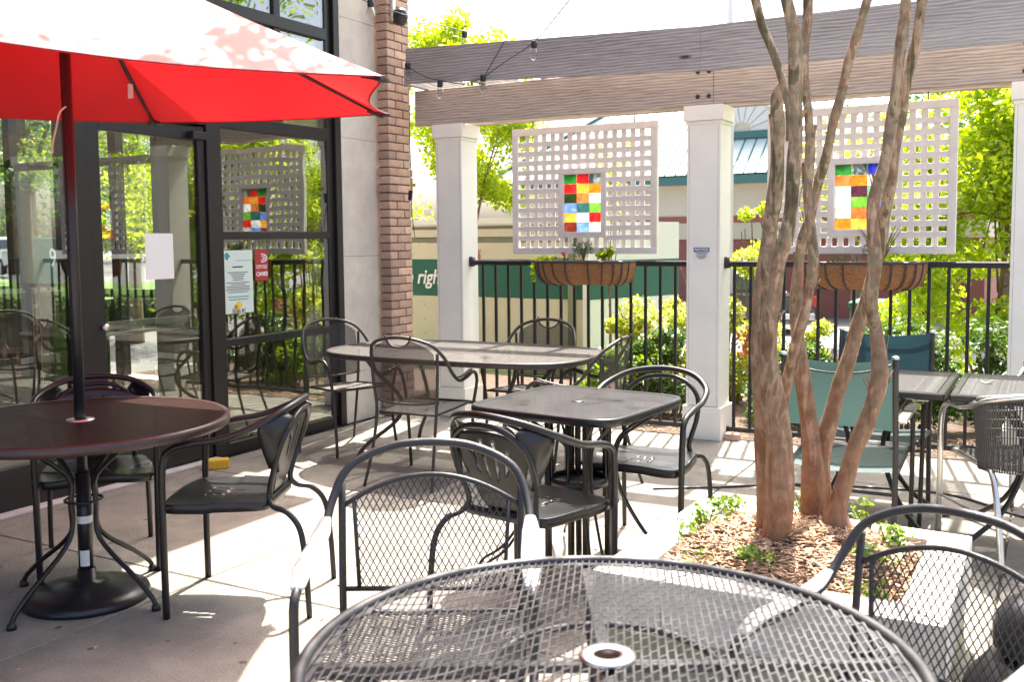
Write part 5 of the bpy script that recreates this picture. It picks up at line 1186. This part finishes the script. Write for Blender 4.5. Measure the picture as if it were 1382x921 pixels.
# lime green shrub trees on the right
def small_tree(name, x, y, m, cx_, cz, rx, ry, rz, n, size, label, trunk=.03, nb=26, lean=(0, 0), kind2=None, z0=None):
    z0 = gz(x, y) if z0 is None else z0
    o = thing(name, label, 'tree', (x, y, z0)); bl = []
    for _ in range(nb):
        v = Vector((random.gauss(0, 1), random.gauss(0, 1), random.gauss(0, 1))).normalized() * (random.random()**.4)
        r = random.uniform(.22, .40)*min(rx, rz)
        bl.append(((cx_+v.x*(rx-r*.5), y+v.y*(ry-r*.4), cz+v.z*(rz-r*.5)), (r, r, r*.75), n//nb))
    leaves('crown', M[m], o, bl, size)
    mb = MB(); top = Vector((cx_-x+lean[0], lean[1], cz-z0+rz*.5))
    mb.tube([(0, 0, 0), tuple(top*.35+Vector((trunk, 0, 0))), tuple(top*.7), tuple(top)], [trunk*1.5, trunk, trunk*.7, trunk*.25], 8, smooth=4)
    for k in range(7):
        t = random.uniform(.3, .8); p = top*t; q = Vector(bl[k % len(bl)][0]) - Vector((x, y, z0)); mb.tube([tuple(p), tuple(p.lerp(q, .5)+Vector((0, 0, .1*rz))), tuple(q)], [trunk*.5, trunk*.35, trunk*.12], 5, smooth=3)
    mb.build('trunk', M['bark_far'], o, True)
    return o
small_tree('shrub_tree', -.55, 9.8, 'lf_lime', -.45, 1.75, 1.05, .7, 1.80, 17000, .07, 'bright lime green shrub tree filling the view right of the lattice', .022, 46, (.15, 0))
small_tree('shrub_tree', -1.1, 10.4, 'lf_lime', -1.1, 1.45, .75, .6, 1.45, 9000, .07, 'lime green shrub tree behind the second lattice panel and basket', .022, 30)
small_tree('shrub_tree', .9, 9.9, 'lf_lime', .9, 1.7, .9, .7, 1.7, 12000, .07, 'lime green shrub tree right of the last pillar', .022, 32)
small_tree('shrub_tree', -5.25, 8.6, 'lf_lime', -5.15, 2.70, .78, .6, 1.42, 12000, .062, 'yellow green tree beside the brick column and left pillar', .03, 36, z0=-.02)
tb_ = o = bpy.data.objects['shrub_tree.003']
leaves('crown_top', M['lf_lime'], o, [(tuple(at_y(a_, b_, 8.6)), (.2, .2, .17), 170) for a_, b_ in ((566, 44), (585, 52), (606, 62), (577, 74), (560, 62), (596, 78), (620, 84), (562, 100), (585, 105))], .062)
o = small_tree('shrub_tree', -4.1, 9.6, 'lf_yel', -4.15, 2.0, .45, .4, .75, 500, .065, 'sparse arching branches with pale leaves right of the left pillar', .014, 14)
leaves('dead_leaves', M['lf_rust'], o, [((-4.95, 7.95, 1.5), (.20, .1, .25), 420), ((-4.85, 7.95, 1.3), (.14, .1, .14), 200)], .06)
# trees further off; the crowns far to the right are what the storefront glass mirrors
def big_tree(x, y, h, r, m, n, size, label, trunk=.18, base=.35, sq=1.0, gr='trees beyond the parking lot'):
    z0 = gz(x, y); o = thing('shade_tree', label, 'tree', (x, y, z0), group=None); bl = []
    nb = 44
    for _ in range(nb):
        v = Vector((random.gauss(0, 1), random.gauss(0, 1), random.gauss(0, 1))).normalized() * (random.random()**.38)
        q = random.uniform(.20, .36)*r; cz = z0 + h*(base+(1-base)/2)
        bl.append(((x+v.x*(r-q*.5), y+v.y*(r-q*.5)*sq, cz+v.z*(h*(1-base)/2-q*.3)), (q, q, q*.7), n//nb))
    leaves('crown', M[m], o, bl, size)
    mb = MB(); mb.tube([(0, 0, 0), (.1*trunk, 0, h*.25), (-.2*trunk, .1, h*.5), (0, 0, h*.85)], [trunk*1.3, trunk, trunk*.7, trunk*.15], 8, smooth=3)
    for k in range(8):
        q = Vector(bl[k][0]) - Vector((x, y, z0)); t = random.uniform(.3, .6); mb.tube([(0, 0, h*t), tuple(Vector((0, 0, h*t)).lerp(q, .5)+Vector((0, 0, .3))), tuple(q)], [trunk*.5, trunk*.3, trunk*.08], 5, smooth=3)
    mb.build('trunk', M['bark_far'], o, True)
    return o
big_tree(-1.2, 30, 9.5, 3.2, 'lf_far', 5200, .26, 'far blue green tree above the right end of the lattice')
big_tree(2.0, 34, 11, 3.6, 'lf_far', 5200, .28, 'far blue green tree behind the right pillar')
big_tree(-4.6, 27, 6.6, 2.2, 'lf_yel', 2400, .22, 'pale far tree over the second lattice panel', .12)
big_tree(6.5, 15, 7.5, 2.8, 'lf_mid', 7000, .14, 'mid green tree to the right of the patio', .14, .25)
big_tree(10.5, 20, 9.5, 3.6, 'lf_mid', 7000, .18, 'taller mid green tree further right of the patio', .18, .28)
big_tree(3.2, 12.5, 6.8, 2.1, 'lf_lime', 6500, .11, 'lime green tree just right of the patio', .10, .18)
big_tree(13.5, 14.5, 9.0, 3.3, 'lf_mid', 6500, .17, 'mid green tree at the far right lawn', .16, .30)
big_tree(-52, 37, 14, 7.5, 'lf_far', 7000, .34, 'broad blue green tree behind the white pickup', .3, .12)
big_tree(-38, 24, 11, 4.5, 'lf_far', 7000, .36, 'broad blue green tree left of the white pickup', .3, .3)
big_tree(-62, 52, 16, 10, 'lf_far', 6000, .42, 'large blue green tree far across the road', .3, .1)
big_tree(26, 19, 11, 4.6, 'lf_far', 6000, .26, 'broad pale tree far to the right, mirrored in the glass', .25, .1)
big_tree(34, 30, 13, 6.5, 'lf_far', 6000, .36, 'large pale tree furthest to the right, mirrored in the glass', .3, .08)
big_tree(20, 10, 9.5, 3.6, 'lf_mid', 6500, .2, 'mid green tree standing on the right lawn', .18, .3)
big_tree(-14.5, 14.5, 7.5, 2.6, 'lf_lime', 6500, .13, 'lime green tree outside the far windows, seen through the door glass', .12, .15)
big_tree(-20, 17, 8.5, 3.0, 'lf_mid', 6500, .16, 'mid green tree outside, seen through the glass beside the umbrella pole', .15, .25)
big_tree(-10.2, 12.5, 6.5, 2.0, 'lf_lime', 6000, .12, 'lime green tree outside near the building corner, seen through the door', .1, .1)
big_tree(-27, 19, 10, 3.6, 'lf_far', 6500, .2, 'pale tree outside, seen through the leftmost glass', .2, .42)
struct(MB().grid(lambda u, v: (-70+48*u, 14+12*v, -.066), 4, 4).build('lawn', M['grass']))
# ------------------------------------------------------------------ cream and green box container
rh = Vector((math.cos(yaw), math.sin(yaw), 0)); fh = Vector((-math.sin(yaw), math.cos(yaw), 0))
def vw(r, d, z=0): p = rh*r + fh*d; return Vector((p.x, p.y, z))
Ca, Cl, Cr = vw(.856, 11.0), vw(-1.62, 12.55), vw(2.02, 11.98)
bx = thing('storage_container', 'cream storage container with a wide green band and white lettering beyond the fence', 'container', (Ca.x, Ca.y, -1.3))
def face(a, b, z0, z1, m, name, out=0.0):
    d = (b-a).normalized(); nrm = Vector((d.y, -d.x, 0)); o_ = nrm*out
    mb = MB(); A = a+o_; Bp = b+o_; back = -nrm*.04
    mb.prism([(A.x, A.y, z0), (Bp.x, Bp.y, z0), (Bp.x, Bp.y, z1), (A.x, A.y, z1)], back); return mb.build(name, m, bx, world=True)
face(Cl, Ca, -1.3, .755, M['tan'], 'lower_panel'); face(Cl, Ca, .757, 1.205, M['green_band'], 'green_panel', .003); face(Cl, Ca, 1.207, 1.40, M['tan'], 'upper_panel')
face(Cl, Ca, 1.402, 1.47, M['olive'], 'side_groove', -.02); face(Cl, Ca, 1.472, 1.56, M['tan'], 'upper_rail'); face(Cl, Ca, 1.562, 1.62, M['olive'], 'side_groove', -.02); face(Cl, Ca, 1.622, 1.69, M['whitebox'], 'roof_edge', .02)
face(Ca, Cr, -1.3, .755, M['whitebox'], 'end_panel'); face(Ca, Cr, .757, 1.19, M['green_band'], 'end_band', .003); face(Ca, Cr, 1.192, 1.60, M['whitebox'], 'end_panel')
q = [Cl, Ca, Cr, Cl + (Cr-Ca)]; MB().prism([(p.x, p.y, 1.60) for p in q], (0, 0, .03)).build('roof_sheet', M['whitebox'], bx, world=True)
for t in (.93, .995): p = Cl.lerp(Ca, t); MB().bbox((p.x-.035, p.y-.06, -1.3), (p.x+.035, p.y-.01, 1.60), .005).build('corner_post', M['whitebox' if t > .95 else 'olive'], bx, world=True)
p = Cl.lerp(Ca, .42); MB().tube([(p.x, p.y-.05, -1.3), (p.x, p.y-.05, 1.5)], .03, 10).build('down_pipe', M['tan'], bx, True, world=True)
dl = (Ca-Cl).normalized(); ang = math.atan2(dl.y, dl.x); tp = Cl + dl*.36; tp2 = tp + Vector((dl.y, -dl.x, 0))*.012
tp3 = tp2 + dl*.30; text_mesh('lettering', 'e right', .25, M['sign_white'], bx, (tp3.x-Ca.x, tp3.y-Ca.y, .98+1.3), (PI/2, 0, ang), shear=.22, bold=.004, sx=.9)
for k in range(6):
    for t in (.10, .22, .30): 
        p = Cl.lerp(Ca, t); b = MB().lathe([(0, .004), (.008, .002), (.009, 0)], seg=8).build('rivet', M['olive'], bx); b.location = (p.x-Ca.x+dl.y*.002, p.y-Ca.y-dl.x*.004, 1.3+.65-k*.18); b.rotation_euler = (PI/2, 0, ang)
# ------------------------------------------------------------------ bank building with metal roof
bk = thing('brick_building', 'cream and brick building with a pale green metal hip roof across the parking lot', 'building', (-13, 35, -1.45))
def kw(mb, name, m, **k): return mb.build(name, m, bk, world=True, **k)
kw(MB().box((-19.9, 35.6, 2.2), (-2, 48, 3.4)), 'cream_wall', M['cream'])
kw(MB().box((-19.85, 35.65, -1.45), (-2.05, 48, 1.35)), 'brick_wall', M['brick_far'])
kw(MB().box((-19.9, 35.58, 1.35), (-2, 47.9, 1.95)), 'tan_band', M['tan']); kw(MB().box((-19.93, 35.55, 1.95), (-2, 47.95, 2.2)), 'brick_band', M['brick_far'])
for k in range(42): kw(MB().box((-19.85, 35.643, -1.4+k*.066*1.0), (-2.05, 35.65, -1.392+k*.066)), 'brick_course', M['mortar'])
kw(MB().box((-20.4, 34.9, 3.33), (-1.5, 35.05, 3.69)), 'fascia', M['teal_trim']); kw(MB().box((-20.4, 35.05, 3.33), (-20.25, 48.5, 3.69)), 'fascia', M['teal_trim']); kw(MB().box((-20.25, 35.05, 3.34), (-2, 48, 3.38)), 'soffit', M['cream'])
RZ0, RZ1 = 3.69, 9.2; RY = 42.2
kw(MB().prism([(-20.4, 34.9, RZ0), (-1.0, 34.9, RZ0), (-1.0, RY, RZ1), (-13.4, RY, RZ1)], (0, 0, -.05)), 'roof_plane', M['roof'])
kw(MB().prism([(-20.4, 48.5, RZ0), (-20.4, 34.9, RZ0), (-13.4, RY, RZ1)], (0, 0, -.05)), 'roof_plane', M['roof'])
kw(MB().tube([(-20.4, 34.9, RZ0+.03), (-13.4, RY, RZ1+.03)], .09, 6), 'hip_cap', M['teal_trim'])
sl_ = Vector((0, RY-34.9, RZ1-RZ0))
for k in range(44):
    x = -19.9 + k*.42
    t = min(1, (x+20.4)/7.0)
    a = Vector((x, 34.9, RZ0+.02)); b = a + sl_*t
    kw(MB().tube([tuple(a), tuple(b)], .028, 4), 'roof_seam', M['teal_trim'])
# fan gable
gx, gy, gzz = at_y(1002, 152, 36.8); gp = thing('fan_gable', 'cream half round sunburst gable vent on the green roof', 'gable', (gx, gy, gzz-.7))
MB().prism([(1.35*math.cos(a), 0, 1.35*math.sin(a)) for a in [PI*k/24 for k in range(25)]], (0, .8, 0)).build('gable_wall', M['cream'], gp)
for k in range(9):
    a0, a1 = PI*k/9+.03, PI*(k+1)/9-.03; MB().prism([(.35*math.cos(a0), -.05, .35*math.sin(a0)), (1.2*math.cos(a0), -.05, 1.2*math.sin(a0)), (1.2*math.cos(a1), -.05, 1.2*math.sin(a1)), (.35*math.cos(a1), -.05, .35*math.sin(a1))], (0, .05, 0)).build('fan_blade', M['whitebox'], gp)
MB().box((-1.6, -.15, -.25), (1.6, .8, 0)).build('gable_sill', M['teal_trim'], gp)
px_ = at_y(986, 20, 30); o = thing('light_pole', 'tall thin pale pole far behind the timber beam', 'pole', (px_.x, 30, gz(px_.x, 30)))
MB().tube([(0, 0, 0), (0, 0, 13)], [.14, .10], 10).build('shaft', M['whitebox'], o, True); MB().lathe([(.25, 0), (.25, .5), (.12, .6)], seg=12).build('footing', M['coping'], o, True)
# ------------------------------------------------------------------ vehicles
def wheel(o, x, y, r, wd=.24):
    w1_ = MB().lathe([(0, wd/2), (r*.6, wd/2), (r*.94, wd/2-.02), (r, wd/2-.05), (r, -wd/2+.05), (r*.94, -wd/2+.02), (0, -wd/2)], seg=24).build('wheel', M['tyre'], o, True)
    w1_.location = (x, y, r); w1_.rotation_euler = (PI/2, 0, 0)
    MB().lathe([(0, wd/2+.005), (r*.25, wd/2+.01), (r*.55, wd/2-.02), (r*.6, wd/2+.004)], seg=16).build('rim', M['chrome'], w1_, True)
def pickup(label, paint, loc, rz):
    """tail of the vehicle towards local -x... front towards +x"""
    o = thing('pickup_truck', label, 'pickup truck', loc, rz)
    prof = [(-2.75, .55), (-2.8, .75), (-2.78, 1.12), (-.75, 1.12), (-.7, 1.15), (1.15, 1.15), (2.4, 1.05), (2.75, .9), (2.8, .5), (2.3, .42), (-2.4, .45)]
    MB().prism([(x, -.95, z) for x, z in prof], (0, 1.9, 0)).build('body', paint, o)
    cab = [(-.75, 1.12), (-.62, 1.72), (-.45, 1.80), (.55, 1.80), (.75, 1.74), (1.25, 1.14)]
    MB().prism([(x, -.86, z) for x, z in cab], (0, 1.72, 0)).build('cab', paint, o)
    for s_ in (-1, 1):
        MB().prism([(-.58, s_*.865, 1.2), (-.50, s_*.865, 1.66), (.58, s_*.865, 1.68), (1.0, s_*.865, 1.2)], (0, s_*.012, 0)).build('side_window', M['carglass'], o)
        wheel(o, -1.75, s_*.86, .40); wheel(o, 1.85, s_*.86, .40)
        MB().bbox((-2.805, s_*.93-.08, .80), (-2.77, s_*.93+.04, 1.10), .01).build('tail_light', M['tail'], o)
        MB().bbox((2.74, s_*.72-.16, .72), (2.80, s_*.72+.16, .92), .02).build('headlight', M['whitebox'], o)
    MB().prism([(-.765, -.72, 1.22), (-.765, .72, 1.22), (-.65, .68, 1.66), (-.65, -.68, 1.66)], (-.012, 0, 0)).build('rear_window', M['carglass'], o)
    MB().prism([(1.24, -.78, 1.18), (1.24, .78, 1.18), (.80, .70, 1.72), (.80, -.70, 1.72)], (.015, 0, .01)).build('windscreen', M['carglass'], o)
    MB().bbox((-2.92, -.93, .42), (-2.78, .93, .62), .03).build('rear_bumper', M['chrome'], o); MB().bbox((2.76, -.93, .40), (2.90, .93, .62), .04).build('front_bumper', M['chrome'], o)
    MB().bbox((-2.815, -.75, .70), (-2.79, .75, 1.06), .02).build('tailgate', paint, o); MB().bbox((2.78, -.5, .70), (2.815, .5, .95), .02).build('grille', M['frame'], o)
    MB().bbox((-2.932, -.16, .46), (-2.92, .16, .58), .004).build('licence_plate', M['paper'], o)
    for yv in (-.12, .12): MB().tube([(-.65, yv, 1.80), (-.3, yv, 1.80)], .001, 4) 
    return o
pp = vw(7.55, 31.5)
pickup('dark grey pickup parked beyond the railing between the NOTICE pillar and the tree trunks', M['carpaint_dark'], (pp.x, pp.y, gz(pp.x, pp.y)), math.atan2(fh.y, fh.x)+.12)
pickup('white pickup truck parked across the lawn, seen through the storefront glass', M['carpaint_white'], (-45.5, 31.0, -.07), math.radians(165))
pickup('second white pickup further left across the lawn, seen through the storefront glass', M['carpaint_white'], (-51, 31.5, -.07), math.radians(150))
# green bin behind the trunks
bn = thing('wheeled_bin', 'dark green wheeled bin behind the railing between the tree trunks', 'bin', (-1.62, 11.3, gz(-1.62, 11.3)))
MB().prism([(-.24, -.27, 0), (.24, -.27, 0), (.30, -.33, 1.35), (-.30, -.33, 1.35)], (0, .58, 0)).build('bin_body', M['green_band'], bn); MB().bbox((-.32, -.36, 1.35), (.32, .30, 1.41), .02).build('bin_lid', M['green_band'], bn)
for s_ in (-1, 1): MB().tube([(s_*.2, .28, .1), (s_*.27, .28, .1)], .1, 14).build('bin_wheel', M['tyre'], bn, True)
# roadside sign mirrored in the glass
sg = thing('roadside_sign', 'green roadside sign board with white numerals on posts, seen through the storefront glass', 'sign', (-16.6, 12.3, gz(-16.6, 12.3)), -.1)
MB().bbox((-.7, -.06, .9), (.7, .06, 2.6), .02).build('sign_board', M['green_band'], sg)
for s_ in (-1, 1): MB().bbox((s_*.6-.05, -.05, 0), (s_*.6+.05, .05, .9)).build('sign_post', M['whitebox'], sg)
text_mesh('numeral', '9', .5, M['sign_white'], sg, (0, -.065, 2.2), (PI/2, 0, 0)); text_mesh('numeral', '4', .5, M['sign_white'], sg, (0, -.065, 1.3), (PI/2, 0, 0))
